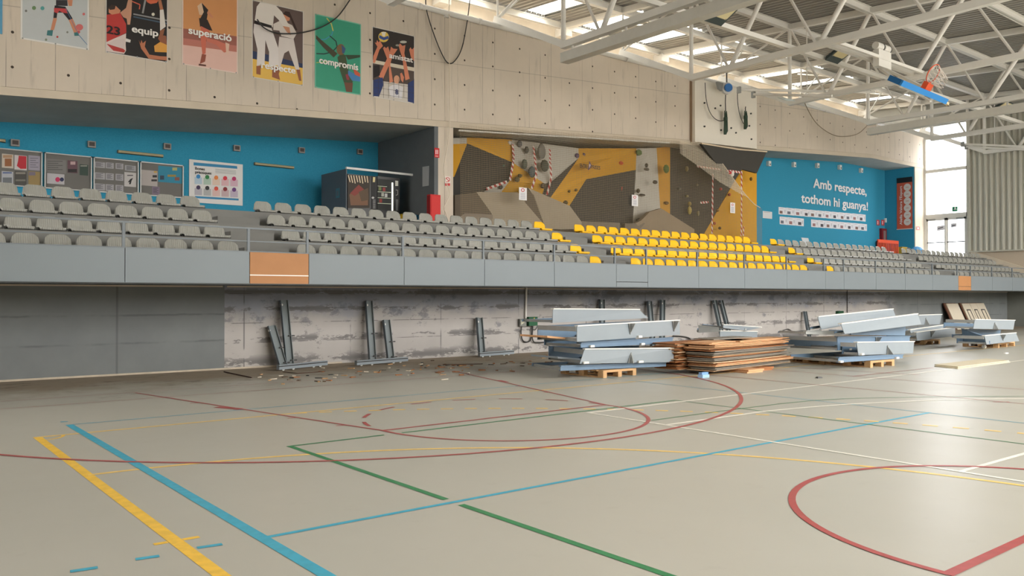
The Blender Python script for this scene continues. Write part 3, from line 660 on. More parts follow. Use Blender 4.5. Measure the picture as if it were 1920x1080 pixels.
# pile of plywood deck boards
A0 = atZ(1338, 704.5); ang = radians(6)
ex, ey = Vector((cos(ang), sin(ang), 0)), Vector((-sin(ang), cos(ang), 0))
def board(o, l, d, z, th, mt, lab, name='plywood_sheet', rot=0., warp=0.0, grp='plywood deck sheets in the pile'):
    e1 = Vector((cos(ang + rot), sin(ang + rot), 0)); e2 = Vector((-e1.y, e1.x, 0)); mb = MB()
    n = 6; vs = []
    for i in range(n + 1):
        f = i / n; h = z + warp * (f - .5) ** 2 * 4
        for v, zz in ((0, 0), (d, 0), (d, th), (0, th)): vs.append(o + e1 * (l * f) + e2 * v + Vector((0, 0, h + zz)))
    fs = [(3, 2, 1, 0), tuple(n * 4 + k for k in range(4))]
    for i in range(n):
        for k in range(4): fs.append((i * 4 + k, i * 4 + (k + 1) % 4, (i + 1) * 4 + (k + 1) % 4, (i + 1) * 4 + k))
    mb.add(vs, fs); return tag(mb.build(name, mt), lab, 'board', grp)
for i, (u, l) in enumerate(((.9, 1.2), (1.5, 1.2))):
    for j in range(2):
        p = A0 + ex * (u + .05 * j) - ey * (.22 - .1 * i)
        board(p, l * .45, 1.1, .0 + .035 * j, .033, MT['plyedge'] if i == 0 else MT['plydark'], '%s short brown board carrying the plywood pile, %s of the two supports' % ('upper' if j else 'lower', 'left' if i == 0 else 'right'), 'bearer_board', rot=-.1, grp='short boards under the plywood pile')
nb = 23; z = .075; rnd = random.Random(11)
for i in range(nb):
    th = .016; top = i >= nb - 5
    o = A0 + ex * rnd.uniform(-.06, .10) + ey * rnd.uniform(-.07, .07); l = 3.12 + rnd.uniform(-.16, .14)
    if 5 <= i <= 14: o = o + ex * rnd.uniform(-.02, .05)
    mt = rnd.choice([MT['plyedge'], MT['plygrey'], MT['plytan'], MT['plytan'], MT['plygrey'], MT['plydark']]) if not top else MT['plyedge']
    lab = 'plywood sheet in the pile, %s from the bottom' % ORD[i] if i < nb - 1 else 'topmost flat plywood sheet of the pile'
    board(o, l, .62 + rnd.uniform(-.03, .03), z, th, mt, lab, rot=rnd.uniform(-.012, .012), warp=rnd.uniform(0, .012) + (.01 if top else 0)); 
    # second leaf of the same layer, behind
    board(o + ey * .68 + ex * rnd.uniform(-.35, -.15), l, .55, z + .002, th, MT['plydark'] if i % 3 else MT['plytan'], lab.replace('in the pile', 'in the rear half of the pile').replace('topmost flat plywood sheet of the pile', 'topmost plywood sheet in the rear half of the pile'), rot=rnd.uniform(-.012, .012))
    z += th + .0075
board(A0 + ex * 1.1 + ey * .05, 2.2, .5, z + .004, .02, MT['plyedge'], 'loose orange plywood offcut lying on the right top of the pile', rot=.02, grp=None)
board(A0 + ex * .1 + ey * .1, 1.7, .55, z + .004, .02, MT['plyedge'], 'loose orange plywood offcut lying on the left top of the pile', rot=.05, grp=None)
board(A0 + ex * .9 + ey * .55, 1.5, .5, z + .03, .02, MT['plygrey'], 'grey faced plywood offcut at the top back of the pile', rot=-.03, grp=None)
p = atZ(1318, 708, 0); t = thing('blue_bottle_pack', 'small pale blue object on the floor at the left foot of the plywood pile', 'bottle', tuple(p))  # two pale blue blocks standing for a pack of bottles
MB().box((p.x - .07, p.y - .05, 0), (p.x + .13, p.y + .07, .06)).build('lower_block', M((150, 184, 220)), t); MB().box((p.x - .05, p.y - .02, .06), (p.x + .14, p.y + .06, .10)).build('upper_block', M((120, 160, 205)), t)
# flat boards on the floor at the right
e0 = atZ(1752, 687.5); e1_ = atZ(1796, 692); e2_ = atZ(1894, 679.5)
d1 = (e1_ - e0); d2 = (e2_ - e1_)
for k in range(2):
    s_ = e0 + Vector((.12 * k, .05 * k, 0)); zz = .0 + .022 * k
    c = [s_, s_ + d1, s_ + d1 + d2 * (1 - .02 * k), s_ + d2 * (1 - .02 * k)]
    tag(MB().hexa([v + Vector((0, 0, zz)) for v in c], [v + Vector((0, 0, zz + .02)) for v in c]).build('flat_board', mat('pale_beige_board_%d' % k, (206, 194, 166), .6)), ('lower', 'upper')[k] + ' pale beige board of the two lying flat on the floor at the right', 'board', 'pale boards on the floor')
# framed panels leaning in the far corner
XL_ = [(1773, 1797, 0), (1802, 1818, 1), (1817, 1830, 1), (1829, 1845, 1)]
for i, (x0, x1, fr) in enumerate(XL_):
    a, b = at(x0, 571, 17.5), at(x1, 571, 17.5); t = thing('cream_board', ['plain cream board with brown back leaning in the far corner, left of the outlined boards', 'first cream board with a black rectangle outline, leaning in the far corner', 'second cream board with a black rectangle outline, leaning in the far corner', 'last cream board with a black rectangle outline, leaning nearest the end wall'][i], 'panel', (a.x, 17.2, 0), 'cream boards leaning in the far corner')
    if b.x > XE - .4: b.x = XE - .4
    w_ = (b.x - a.x) * .9; lo = .55; off = .22
    def Pn(u, v, d): return Vector((a.x + w_ * u + off * (1 - v), 17.05 + .42 * v + d, .02 + 1.19 * v))
    MB().hexa([Pn(0, 0, 0), Pn(1, 0, 0), Pn(1, 0, .04), Pn(0, 0, .04)], [Pn(0, 1, 0), Pn(1, 1, 0), Pn(1, 1, .04), Pn(0, 1, .04)]).build('face_board', M((206, 196, 178)), t)
    MB().hexa([Pn(-.14, 0, .045), Pn(0.9, 0, .045), Pn(.9, 0, .09), Pn(-.14, 0, .09)], [Pn(-.14, 1.02, .045), Pn(.9, 1.02, .045), Pn(.9, 1.02, .09), Pn(-.14, 1.02, .09)]).build('backing_board', M((96, 62, 48)), t)
    if fr:
        for u0, u1, v0, v1 in ((.25, .75, .72, .76), (.25, .75, .18, .22), (.25, .32, .18, .76), (.68, .75, .18, .76)):
            MB().hexa([Pn(u0, v0, -.008), Pn(u1, v0, -.008), Pn(u1, v0, 0), Pn(u0, v0, 0)], [Pn(u0, v1, -.008), Pn(u1, v1, -.008), Pn(u1, v1, 0), Pn(u0, v1, 0)]).build('black_outline', MT['black'], t)
# ------------------------------------------------------------------ steel props and roller rails left against the wall
def prop(top, bot, lab, w=.16, grp='steel props leaning on the wall', zt=None):
    a = at(*top, YW - .1); b = at(*bot, YW - .34); b = a + (b - a) * ((a.z - .03) / (a.z - b.z))
    t = thing('steel_prop', lab, 'prop', (b.x, b.y, b.z), grp); PG_ = M((116, 124, 126))
    MB().bar(b, a, w, .05, up=(0, -1, 0)).build('web', PG_, t)
    d = (a - b).normalized(); s_ = Vector((w / 2, 0, 0))
    for sg, nm in ((-1, 'flange'), (1, 'flange')): MB().bar(b + s_ * sg + Vector((0, -.03, 0)), a + s_ * sg + Vector((0, -.03, 0)), .012, .09, up=(0, -1, 0)).build(nm, M((108, 120, 128)) if sg < 0 else PG_, t)
    for f in (.45, .08): MB().box(b.lerp(a, f) + Vector((.02, -.07, 0)), b.lerp(a, f) + Vector((.16, -.04, .025))).build('lug', MT['dark'], t)
    MB().disc(a - s_ + Vector((.02, -.06, -.1)), (0, 1, 0), .025, .03, 10).build('bolt', MT['white'], t)
    return t
def rail(p0, p1, lab, zz=.07, y0=None):
    a = atZ(*p0, .08); b = atZ(*p1, .08); a.y = min(a.y, YW - .45); b.y = min(b.y, YW - .3)
    t = thing('roller_rail', lab, 'rail', (a.x, a.y, 0), 'roller rails on the floor by the wall')
    MB().bar(a + Vector((0, 0, .0)), b + Vector((0, 0, .0)), .08, .10).build('channel', SB, t)
    MB().bar(a + Vector((0, -.044, .02)), b + Vector((0, -.044, .02)), .01, .02).build('slot', MT['dark'], t)
    for f in (.1, .3, .72, .86):
        c = a.lerp(b, f); c.z = .03; MB().disc(c, (0, 1, 0), .03, .04, 14).build('wheel', M((190, 190, 186)), t)
prop((531, 563), (542, 681), 'tall steel prop leaning on the flaking wall below the orange panel')
prop((508, 611), (529, 683), 'short steel prop tilted left of the tall prop below the orange panel')
rail((521, 689), (612, 680), 'pale steel roller rail on the floor below the orange panel')
prop((690, 564), (697, 672), 'tall steel prop leaning on the wall right of the vertical crack')
prop((723, 600), (731, 670), 'short steel prop leaning right of the vertical crack')
rail((667, 680.5), (763, 673), 'pale steel roller rail at the foot of the middle props')
prop((897, 596), (902, 661), 'short steel prop leaning left of the electrical boxes')
rail((898, 664.5), (962, 660), 'shortest steel roller rail, left of the electrical boxes')
prop((1127, 562), (1128, 640), 'steel prop leaning behind the largest steel stack, left of the pair')
prop((1216, 565), (1222, 635), 'left prop of the pair behind the right end of the largest stack')
prop((1241, 563), (1240, 635), 'right prop of the pair behind the right end of the largest stack')
prop((1338, 563), (1352, 626), 'left of the two tall props behind the plywood pile', .14)
prop((1350, 563), (1366, 626), 'right of the two tall props behind the plywood pile', .14)
prop((1508, 584), (1517, 636), 'short dark prop leaning on the wall between plywood and tilted plates', .12)
# electrical boxes on the wall
t = thing('conduit_pipe', 'white plastic conduit dropping from the stand to the electrical box', 'conduit', (at(986, 597, YW).x, YW, 1))
p = at(986, 597, YW - .05); MB().tube([(p.x, YW - .04, p.z), (p.x + .02, YW - .04, 1.80)], .03, 8).build('pipe', MT['white'], t)
b0, b1 = at(976, 612, YW - .12), at(988, 598, YW - .12)
t = thing('switch_box', 'small open grey electrical box under the white conduit', 'electrical box', (b0.x, YW - .1, b0.z))
MB().box((b0.x, YW - .10, b0.z), (b1.x, YW, b1.z)).build('case', M((120, 122, 116)), t)
for i in range(3): MB().box((b0.x + .03 + .04 * i, YW - .115, b0.z + .05 + .02 * i), (b0.x + .055 + .04 * i, YW - .10, b1.z - .03)).build('breaker', M((214, 212, 190)), t)
b0, b1 = at(992, 611, YW - .14), at(1008, 594, YW - .14)
t = thing('green_electrical_box', 'dark green electrical box with yellow warning mark on the lower wall', 'electrical box', (b0.x, YW - .1, b0.z))
MB().box((b0.x, YW - .14, b0.z), (b1.x, YW, b1.z)).build('case', M((20, 84, 52)), t)
cx = (b0.x + b1.x) / 2 + .03; MB().prism([(cx - .03, YW - .141, b1.z - .07), (cx + .03, YW - .141, b1.z - .07), (cx, YW - .141, b1.z - .015)], (0, -.005, 0)).build('warning_mark', M((230, 200, 60)), t)
def cable(pts, r, lab, Y=None, mt=None, name='cable'):
    P = [at(x, y, Y) if Y else Vector((x, y, z)) for x, y in pts]
    out = []
    for i in range(len(P) - 1):
        p0, p1, p2, p3 = P[max(i - 1, 0)], P[i], P[i + 1], P[min(i + 2, len(P) - 1)]
        for k in range(6):
            u = k / 6; out.append(.5 * ((2 * p1) + (p2 - p0) * u + (2 * p0 - 5 * p1 + 4 * p2 - p3) * u * u + (3 * p1 - p0 - 3 * p2 + p3) * u ** 3))
    out.append(P[-1]); return tag(MB().tube(out, r, 6).build(name, mt or MT['dark'], smooth=True), lab, 'cable')
cable([(978, 612), (977, 625), (980, 638), (988, 641.5), (995, 637), (997, 625), (997.5, 612)], .018, 'dark cable looping between the two electrical boxes', YW - .05)
cable([(999, 612), (998, 628), (1000, 640), (1008, 642), (1024, 641.5)], .018, 'dark cable running right from the green box behind the steel stack', YW - .06)
cable([(1008, 610), (1004, 618), (1000, 618)], .012, 'short dark cable curling beside the green box', YW - .06)
cable([(1262, 630), (1280, 631), (1292, 634), (1296, 640)], .02, 'dark cable on the wall behind the gap between the stacks', YW - .05)
cable([(1465, 621), (1477, 617), (1486, 621), (1500, 621), (1540, 619)], .015, 'dark cable sagging on the wall right of the plywood pile', YW - .05)
b0, b1 = at(1572, 589, YW - .12), at(1582, 583, YW - .12)
t = thing('green_electrical_box', 'small green electrical box just above the tilted pale plates', 'electrical box', (b0.x, YW - .1, b0.z)); MB().box((b0.x, YW - .12, b0.z), (b1.x, YW, b1.z)).build('case', M((20, 70, 44)), t)
p = at(1589.5, 588, YW - .05); tag(MB().tube([(p.x, YW - .03, p.z), (p.x, YW - .03, 1.8)], .015, 6).build('conduit_pipe', MT['dark']), 'thin dark conduit dropping to the small green box', 'conduit')
# sweepings along the wall
rnd = random.Random(5); mb = MB().m(MT['wood']).m(MT['dark']).m(M((206, 196, 180)))
for i in range(150):
    x = rnd.uniform(6, 16); y = rnd.gauss(15.0, .8)
    if y > 17.2 or y < 12.5: continue
    mb.m(rnd.choice([MT['wood'], MT['dark'], MT['plydark'], M((206, 196, 180)), MT['plydark'], M((96, 78, 62))])); a = rnd.uniform(0, pi); l = rnd.uniform(.02, .09); w_ = rnd.uniform(.01, .03)
    c, s_ = cos(a), sin(a); q = [(x + c * u - s_ * v, y + s_ * u + c * v, .001) for u, v in ((-l, -w_), (l, -w_), (l * .8, w_), (-l, w_))]
    mb.hexa(q, [(u, v, rnd.uniform(.008, .022)) for u, v, _ in q])
o = mb.build('floor_debris'); tag(o, 'scattered splinters and crumbs on the dirty floor by the wall', 'debris', kind='stuff')
for p0, p1, r, lb in (((530, 697), (558, 700), .008, 'thin dark rod lying in front of the first roller rail'), ((558, 700), (610, 696), .008, 'thin curved wire on the floor right of the first roller rail'), ((420, 697), (472, 708), .012, 'thin dark rod on the floor near the paint edge'), ((830, 684), (905, 682), .008, 'thin brown wire on the floor left of the third roller rail')):
    a, b = atZ(*p0, .01), atZ(*p1, .01); tag(MB().tube([a, a.lerp(b, .5) + Vector((0, -.04, 0)), b], r, 6).build('loose_rod', M((78, 52, 44))), lb, 'rod')

for (x, y), s_, lb in (((1535, 709), .07, 'small dark plastic lump on the floor right of the plywood pile'), ((1886, 663), .09, 'small white scrap on the floor below the stack nearest the right edge')):
    p = atZ(x, y, 0); tag(MB().hexa([p + Vector((-s_, -.03, 0)), p + Vector((s_, -.04, 0)), p + Vector((s_ * .9, .04, 0)), p + Vector((-s_, .03, 0))], [p + Vector((-s_ * .8, -.02, .03)), p + Vector((s_ * .8, -.03, .025)), p + Vector((s_ * .7, .03, .025)), p + Vector((-s_ * .8, .02, .03))]).build('floor_scrap', MT['dark'] if 'dark' in lb else MT['white']), lb, 'scrap')
# ================================================================== banners, boards and signs
def Z1(p): return (p[0] / 4, p[1] / 4)
def Z2(p): return (440 + p[0] / 4, p[1] / 4)
def Zb(p): return (p[0] / 4, 230 + p[1] / 4)
def Zr(p): return (1400 + p[0] / 6, 280 + p[1] / 6)
class Art:
    """flat printed shapes on a vertical sheet facing the hall"""
    def __init__(s, Y, Z=lambda p: p, clip=None): s.mb = MB(); s.Y = Y; s.k = 0; s.Z = Z; s.clip = clip
    def w(s, p):
        q = at(*s.Z(p), s.Y)
        if s.clip: q.x = min(max(q.x, s.clip[0]), s.clip[1]); q.z = min(max(q.z, s.clip[2]), s.clip[3])
        return q
    def poly(s, c, pts):
        s.k += 1; s.mb.m(M(c, .55)); q = [s.w(p) - Vector((0, .0004 * s.k, 0)) for p in pts]
        s.mb.add(q, [tuple(range(len(q)))]); return s
    def circ(s, c, x, y, r, ry=None):
        return s.poly(c, [(x + r * cos(k * pi / 8), y + (ry or r) * sin(k * pi / 8)) for k in range(16)])
    def stroke(s, c, pts, w):
        for (x0, y0), (x1, y1) in zip(pts, pts[1:]):
            l = hypot(x1 - x0, y1 - y0) or 1; nx, ny = -(y1 - y0) / l * w / 2, (x1 - x0) / l * w / 2
            s.poly(c, [(x0 + nx, y0 + ny), (x1 + nx, y1 + ny), (x1 - nx, y1 - ny), (x0 - nx, y0 - ny)])
        return s
WHT = M((240, 238, 234), .5)
SK = (206, 140, 108)
def banner(lab, xl, xr, yb, Z, bg, border=(216, 212, 206), top=None, b=.02):
    """xl, xr pixel edges, yb pixel of the bottom edge at xl"""
    p0 = at(xl, yb, YU - .02); x1 = at(xr, yb, YU - .02).x; z1 = p0.z + (top or 2.11)
    t = thing('sports_banner', lab, 'banner', (p0.x, YU, p0.z), 'sports banners on the concrete wall')
    MB().box((p0.x, YU - .012, p0.z), (x1, YU - .004, z1)).build('sheet', M(border), t)
    a = Art(YU - .0125, Z, (p0.x + b, x1 - b, p0.z + b, z1 - b)); a.t = t
    a.mb.m(M(bg)); a.mb.add([(p0.x + b, YU - .0125, p0.z + b), (x1 - b, YU - .0125, p0.z + b), (x1 - b, YU - .0125, z1 - b), (p0.x + b, YU - .0125, z1 - b)], [(0, 1, 2, 3)])
    mb = MB()
    for f in (.03, .5, .97):
        for z in (p0.z + .02, z1 - .02): mb.disc((p0.x + (x1 - p0.x) * f, YU - .014, z), (0, 1, 0), .018, .008, 10)
    mb.build('eyelets', MT['galv'], t); return a
def title(a, s, x0, y0, x1, Z, cap): lettering(s, 'title', a.t, WHT, Z((x0, y0)), Z((x1, y0))[0], d=YU - .035, height=cap, bold=.03)
p = at(4.5, 64, YU - .02); t = thing('sports_banner', 'pale blue banner cut off at the left edge of the wall', 'banner', (p.x - 1.45, YU, p.z), 'sports banners on the concrete wall'); MB().box((p.x - 1.45, YU - .012, p.z), (p.x, YU - .004, p.z + 2.11)).build('sheet', M((96, 160, 196)), t)
a = banner('banner showing a sport climber in dark shorts on a pale wall', 38.5, 167, 72.5, Z1, (192, 198, 200), (226, 224, 220), b=.035)
a.poly((52, 50, 56), [(420, 0), (505, 0), (508, 45), (420, 42)]).poly(SK, [(505, 0), (545, 0), (540, 45), (515, 45)]).poly((40, 38, 44), [(410, 40), (490, 50), (545, 140), (520, 155), (470, 95), (430, 95), (425, 135), (400, 135)])
a.poly((196, 70, 72), [(405, 60), (500, 65), (508, 100), (470, 95), (445, 80), (430, 100), (405, 90)]).poly(SK, [(400, 135), (428, 137), (405, 225), (378, 228)]).poly(SK, [(515, 150), (545, 140), (588, 240), (555, 248)])
a.poly((60, 120, 124), [(355, 228), (398, 225), (392, 270), (350, 265)]).poly((60, 120, 124), [(555, 245), (590, 240), (592, 268), (558, 270)]).circ((110, 140, 100), 255, 60, 15).circ((90, 160, 160), 318, 62, 15).circ((206, 110, 110), 628, 106, 10).circ((206, 110, 108), 595, 205, 28, 24)
a.circ((190, 70, 70), 430, 277, 8).circ((190, 90, 90), 590, 240, 11).circ((120, 120, 116), 195, 82, 9).circ((130, 130, 124), 505, 242, 8).circ((130, 140, 120), 345, 298, 9).stroke((96, 130, 170), [(590, 262), (655, 336)], 5).stroke((96, 130, 170), [(490, 60), (590, 262)], 3)
a.mb.build('print', None, a.t)
a = banner('banner with two basketball players and the word equip', 198, 314.5, 98, Z1, (40, 37, 37))
a.stroke((150, 150, 152), [(1000, 105), (1258, 155)], 10).stroke((150, 150, 152), [(1090, 0), (1070, 100)], 14).stroke((70, 90, 110), [(1000, 125), (1258, 178)], 10).stroke((206, 100, 80), [(985, 8), (1050, 35), (1045, 70)], 8).poly((214, 106, 74), [(1095, 0), (1190, 0), (1175, 22), (1130, 30), (1105, 18)])
a.poly((190, 60, 56), [(795, 110), (900, 95), (945, 180), (948, 245), (850, 295), (795, 315)]).poly((222, 206, 200), [(795, 315), (850, 292), (946, 250), (942, 335), (945, 380), (930, 405), (795, 385)]).poly((184, 60, 56), [(800, 330), (850, 380), (930, 395), (940, 380), (880, 330)]).poly((214, 200, 196), [(806, 330), (860, 300), (935, 290), (935, 370), (870, 350)])
a.poly(SK, [(815, 55), (865, 42), (905, 80), (895, 100), (840, 110), (815, 95)]).poly((60, 44, 38), [(812, 60), (835, 35), (868, 42), (860, 70), (825, 75)]).poly((200, 150, 124), [(900, 95), (945, 60), (960, 0), (990, 0), (985, 110), (975, 185), (955, 185), (950, 140), (925, 130)])
a.poly((176, 116, 84), [(1185, 0), (1208, 0), (1226, 78), (1200, 80)]).poly((226, 220, 214), [(1198, 75), (1226, 72), (1242, 200), (1200, 232)]).poly((150, 96, 66), [(1200, 230), (1235, 215), (1225, 260), (1195, 285)]).poly((150, 92, 66), [(1195, 260), (1245, 270), (1256, 335), (1205, 320), (1185, 290)]).poly((222, 160, 70), [(1155, 345), (1200, 315), (1258, 338), (1258, 395), (1160, 390)])
a.poly((190, 120, 88), [(1040, 300), (1052, 330), (1060, 300), (1070, 325), (1094, 305), (1085, 350), (1120, 410), (1200, 422), (1255, 425), (1255, 455), (1115, 445), (1058, 365)]).poly((228, 224, 220), [(945, 288), (980, 300), (976, 320), (940, 312)]).circ((220, 216, 200), 1148, 108, 12)
a.mb.build('print', None, a.t); lettering('23', 'jersey_number', a.t, M((38, 34, 36)), Z1((800, 248)), Z1((898, 248))[0], d=YU - .03, height=.20, bold=.03)
title(a, 'equip', 990, 238, 1185, Z1, .17)
a = banner('orange banner with a roller skater and the word superació', 341.2, 446, 120.5, Z1, (212, 150, 98), (226, 206, 196), b=.03)
a.poly((156, 96, 84), [(1368, 212), (1785, 275), (1785, 360), (1368, 310)]).poly((190, 120, 106), [(1368, 285), (1785, 345), (1785, 400), (1368, 340)]).poly((224, 186, 174), [(1368, 335), (1785, 392), (1785, 560), (1368, 490)])
a.poly((222, 190, 160), [(1480, 45), (1512, 20), (1535, 60), (1525, 115), (1495, 110)]).poly((44, 36, 34), [(1512, 20), (1562, 75), (1550, 150), (1500, 142), (1528, 90)]).poly((46, 36, 34), [(1492, 135), (1556, 148), (1594, 232), (1560, 225), (1530, 215), (1500, 200)]).poly((206, 110, 88), [(1505, 195), (1572, 228), (1546, 300), (1542, 402), (1518, 410), (1506, 300)])
a.poly((150, 80, 60), [(1514, 405), (1546, 410), (1538, 462), (1498, 480)]).poly((96, 56, 44), [(1490, 478), (1545, 486), (1545, 498), (1490, 492)]).poly((204, 116, 96), [(1550, 285), (1620, 300), (1695, 330), (1700, 390), (1680, 395), (1620, 335), (1550, 310)]).poly((224, 190, 170), [(1690, 318), (1720, 330), (1712, 410), (1696, 400)]).poly(SK, [(1560, 78), (1600, 130), (1590, 136), (1552, 100)])
a.mb.build('print', None, a.t); title(a, 'superació', 1415, 250, 1735, Z1, .19)
a = banner('banner with two judo fighters in white and the word respecte', 472.5, 569, 145, Z2, (100, 84, 80))
a.poly((40, 54, 90), [(130, 380), (520, 480), (520, 530), (130, 445)]).poly((226, 184, 86), [(130, 440), (520, 512), (520, 640), (130, 590)])
a.poly((222, 214, 208), [(290, 180), (350, 150), (432, 190), (466, 250), (442, 292), (350, 270), (335, 230), (290, 225)]).poly((216, 208, 204), [(335, 275), (442, 292), (486, 522), (458, 522), (405, 380), (372, 400), (342, 505), (322, 505), (322, 400)]).poly(SK, [(365, 105), (400, 90), (418, 120), (410, 155), (375, 160)]).poly((58, 42, 38), [(362, 105), (380, 84), (412, 90), (470, 225), (455, 230), (415, 135)])
a.poly((228, 222, 216), [(165, 50), (190, 18), (250, 10), (310, 35), (355, 90), (412, 200), (385, 225), (330, 150), (295, 115), (285, 205), (148, 172)]).poly((36, 32, 34), [(148, 152), (278, 192), (278, 212), (148, 176)]).poly((222, 216, 214), [(145, 178), (276, 212), (326, 360), (330, 488), (255, 500), (258, 390), (230, 300), (224, 485), (165, 495), (170, 370), (140, 240)])
for q in ([(162, 495), (195, 492), (194, 562), (162, 555)], [(282, 498), (318, 498), (340, 600), (280, 578)], [(322, 505), (342, 505), (332, 552), (312, 546)], [(462, 522), (490, 522), (500, 608), (482, 605)]): a.poly((150, 92, 64), q)
a.poly((206, 150, 120), [(360, 195), (410, 205), (420, 265), (390, 240)])
a.mb.build('print', None, a.t); title(a, 'respecte', 200, 508, 455, Z2, .18)
a = banner('green banner with a gymnast and hoop and the word compromís', 590.5, 677, 164, Z2, (60, 156, 128), (116, 190, 166), b=.03)
a.stroke((70, 150, 190), [(612, 300), (680, 295), (728, 262), (735, 235)], 7).stroke((206, 206, 110), [(690, 135), (725, 180), (738, 232)], 8).stroke((40, 60, 58), [(712, 268), (760, 310), (768, 352), (730, 390), (670, 405), (612, 402)], 8).stroke((170, 190, 90), [(612, 470), (700, 462)], 6)
a.poly((72, 70, 52), [(605, 262), (650, 300), (770, 402), (742, 432), (660, 352), (605, 290)]).poly((52, 72, 52), [(830, 412), (950, 415), (950, 432), (850, 448)]).poly((66, 82, 56), [(770, 430), (800, 400), (832, 415), (850, 520), (892, 580), (882, 622), (820, 622), (790, 530)]).poly((112, 74, 56), [(820, 618), (886, 622), (880, 692), (836, 688)]).circ((124, 96, 66), 795, 372, 32, 42).poly((60, 90, 130), [(800, 335), (832, 365), (822, 400), (806, 400)])
a.poly((70, 130, 186), [(850, 528), (955, 580), (955, 615), (880, 605), (850, 560)]).poly((206, 96, 70), [(885, 508), (955, 556), (955, 580), (900, 560)]).poly((150, 60, 70), [(830, 560), (850, 555), (860, 600), (840, 600)])
a.mb.build('print', None, a.t); title(a, 'compromís', 635, 473, 925, Z2, .19)
a = banner('banner with volleyball blockers at the net and the word amistat', 698, 777.5, 181.5, Z2, (54, 48, 46))
a.circ((190, 190, 180), 1265, 315, 26, 10).circ((150, 150, 140), 1222, 340, 16, 8).poly((214, 204, 186), [(1036, 448), (1352, 508), (1352, 536), (1036, 474)]).poly((84, 72, 66), [(1036, 474), (1352, 536), (1352, 640), (1036, 600)]).poly((206, 200, 192), [(1036, 600), (1352, 640), (1352, 780), (1036, 730)])
a.circ((226, 196, 90), 1117, 277, 40).poly((58, 84, 150), [(1085, 262), (1118, 280), (1152, 268), (1156, 290), (1118, 302), (1082, 285)]).poly((232, 226, 210), [(1100, 240), (1135, 240), (1125, 275), (1108, 270)])
for q in ([(1036, 470), (1040, 420), (1070, 350), (1050, 318), (1062, 322), (1068, 300), (1078, 318), (1090, 305), (1112, 345), (1086, 372), (1052, 472)], [(1112, 362), (1122, 350), (1135, 362), (1150, 348), (1166, 400), (1166, 470), (1112, 592), (1080, 575), (1142, 440)], [(1156, 505), (1165, 380), (1172, 350), (1190, 365), (1222, 368), (1182, 425), (1166, 485), (1188, 612), (1160, 622)], [(1230, 345), (1238, 325), (1258, 345), (1280, 338), (1272, 400), (1312, 592), (1280, 602), (1256, 430), (1240, 385)], [(1308, 372), (1318, 355), (1330, 372), (1345, 355), (1352, 460), (1322, 432)], [(1240, 552), (1252, 545), (1270, 580), (1262, 620), (1246, 600)]): a.poly((214, 134, 104), q)
a.poly((40, 58, 112), [(1038, 602), (1110, 580), (1114, 640), (1082, 724), (1038, 720)]).poly((40, 58, 112), [(1298, 625), (1352, 600), (1352, 775), (1298, 762)]).poly((34, 28, 28), [(1040, 490), (1086, 488), (1088, 565), (1042, 585)]).circ((214, 160, 130), 1214, 597, 22, 32).poly((222, 220, 224), [(1152, 655), (1208, 625), (1262, 655), (1252, 742), (1168, 722)])
for k in range(9): a.stroke((60, 54, 52), [(1040 + 38 * k, 590), (1040 + 38 * k, 735)], 2)
for k in range(3): a.stroke((60, 54, 52), [(1040, 610 + 45 * k), (1350, 655 + 45 * k)], 2)
a.mb.build('print', None, a.t); lettering('8', 'jersey_number', a.t, M((44, 56, 104)), Z2((1206, 706)), Z2((1226, 706))[0], d=YU - .045, height=.155, bold=.02); title(a, 'amistat', 1160, 433, 1335, Z2, .16)
# ------------------------------------------------------------------ left recess: notice boards
BY = YL - .06
BX = [(2.86, 4.05), (4.1, 5.27), (5.31, 6.5), (6.54, 7.76)]
for i, (x0, x1) in enumerate(BX):
    t = thing('notice_board', ['first', 'second', 'third', 'fourth'][i] + ' aluminium framed notice board from the left on the blue wall', 'notice board', (x0, BY, 4.5), 'notice boards on the blue wall')
    MB().box((x0, BY - .01, 4.5), (x1, BY, 5.44)).build('felt_back', M((116, 114, 110), .9), t)
    f = .03; mb = MB().box((x0, BY - .05, 4.5), (x0 + f, BY, 5.46)).box((x1 - f, BY - .05, 4.5), (x1, BY, 5.46)).box((x0, BY - .05, 5.43), (x1, BY, 5.46)).box((x0, BY - .05, 4.48), (x1, BY, 4.51)); mb.build('frame', MT['galv'], t)
def pinned(rect, c, lab, extra=None, name='pinned_notice'):
    x0, y0, x1, y1 = rect; a = at(*Zb((x0, y0)), BY); b = at(*Zb((x1, y1 + (x1 - x0) * .07)), BY)
    t = thing(name, lab, 'notice', (a.x, BY - .011, b.z), 'sheets pinned to the notice boards')
    MB().box((a.x, BY - .014, b.z), (b.x, BY - .0105, a.z)).build('sheet', M(c), t)
    A = Art(BY - .0145, Zb, (a.x + .01, b.x - .01, b.z + .01, a.z - .01)); w_, h_ = x1 - x0, y1 - y0
    if extra:
        for col, kind, *q in extra:
            P = [(x0 + w_ * u, y0 + h_ * v) for u, v in q[0]] if kind == 'p' else None
            if kind == 'p': A.poly(col, P)
            else: A.circ(col, x0 + w_ * q[0], y0 + h_ * q[1], w_ * q[2])
    else:
        for k in range(5): A.stroke(tuple(int(v * .62) for v in c), [(x0 + w_ * .15, y0 + h_ * (.2 + .15 * k)), (x0 + w_ * (.85 - .2 * (k % 2)), y0 + h_ * (.21 + .15 * k))], 4)
    A.mb.build('print', None, t)
R4 = lambda u0, v0, u1, v1: [(u0, v0), (u1, v0), (u1, v1), (u0, v1)]
pinned((14, 232, 100, 338), (196, 184, 170), 'cream sheet with a brown picture on the first notice board', [((150, 96, 60), 'p', R4(.25, .35, .85, .9)), ((176, 140, 110), 'p', R4(.1, .1, .9, .3))])
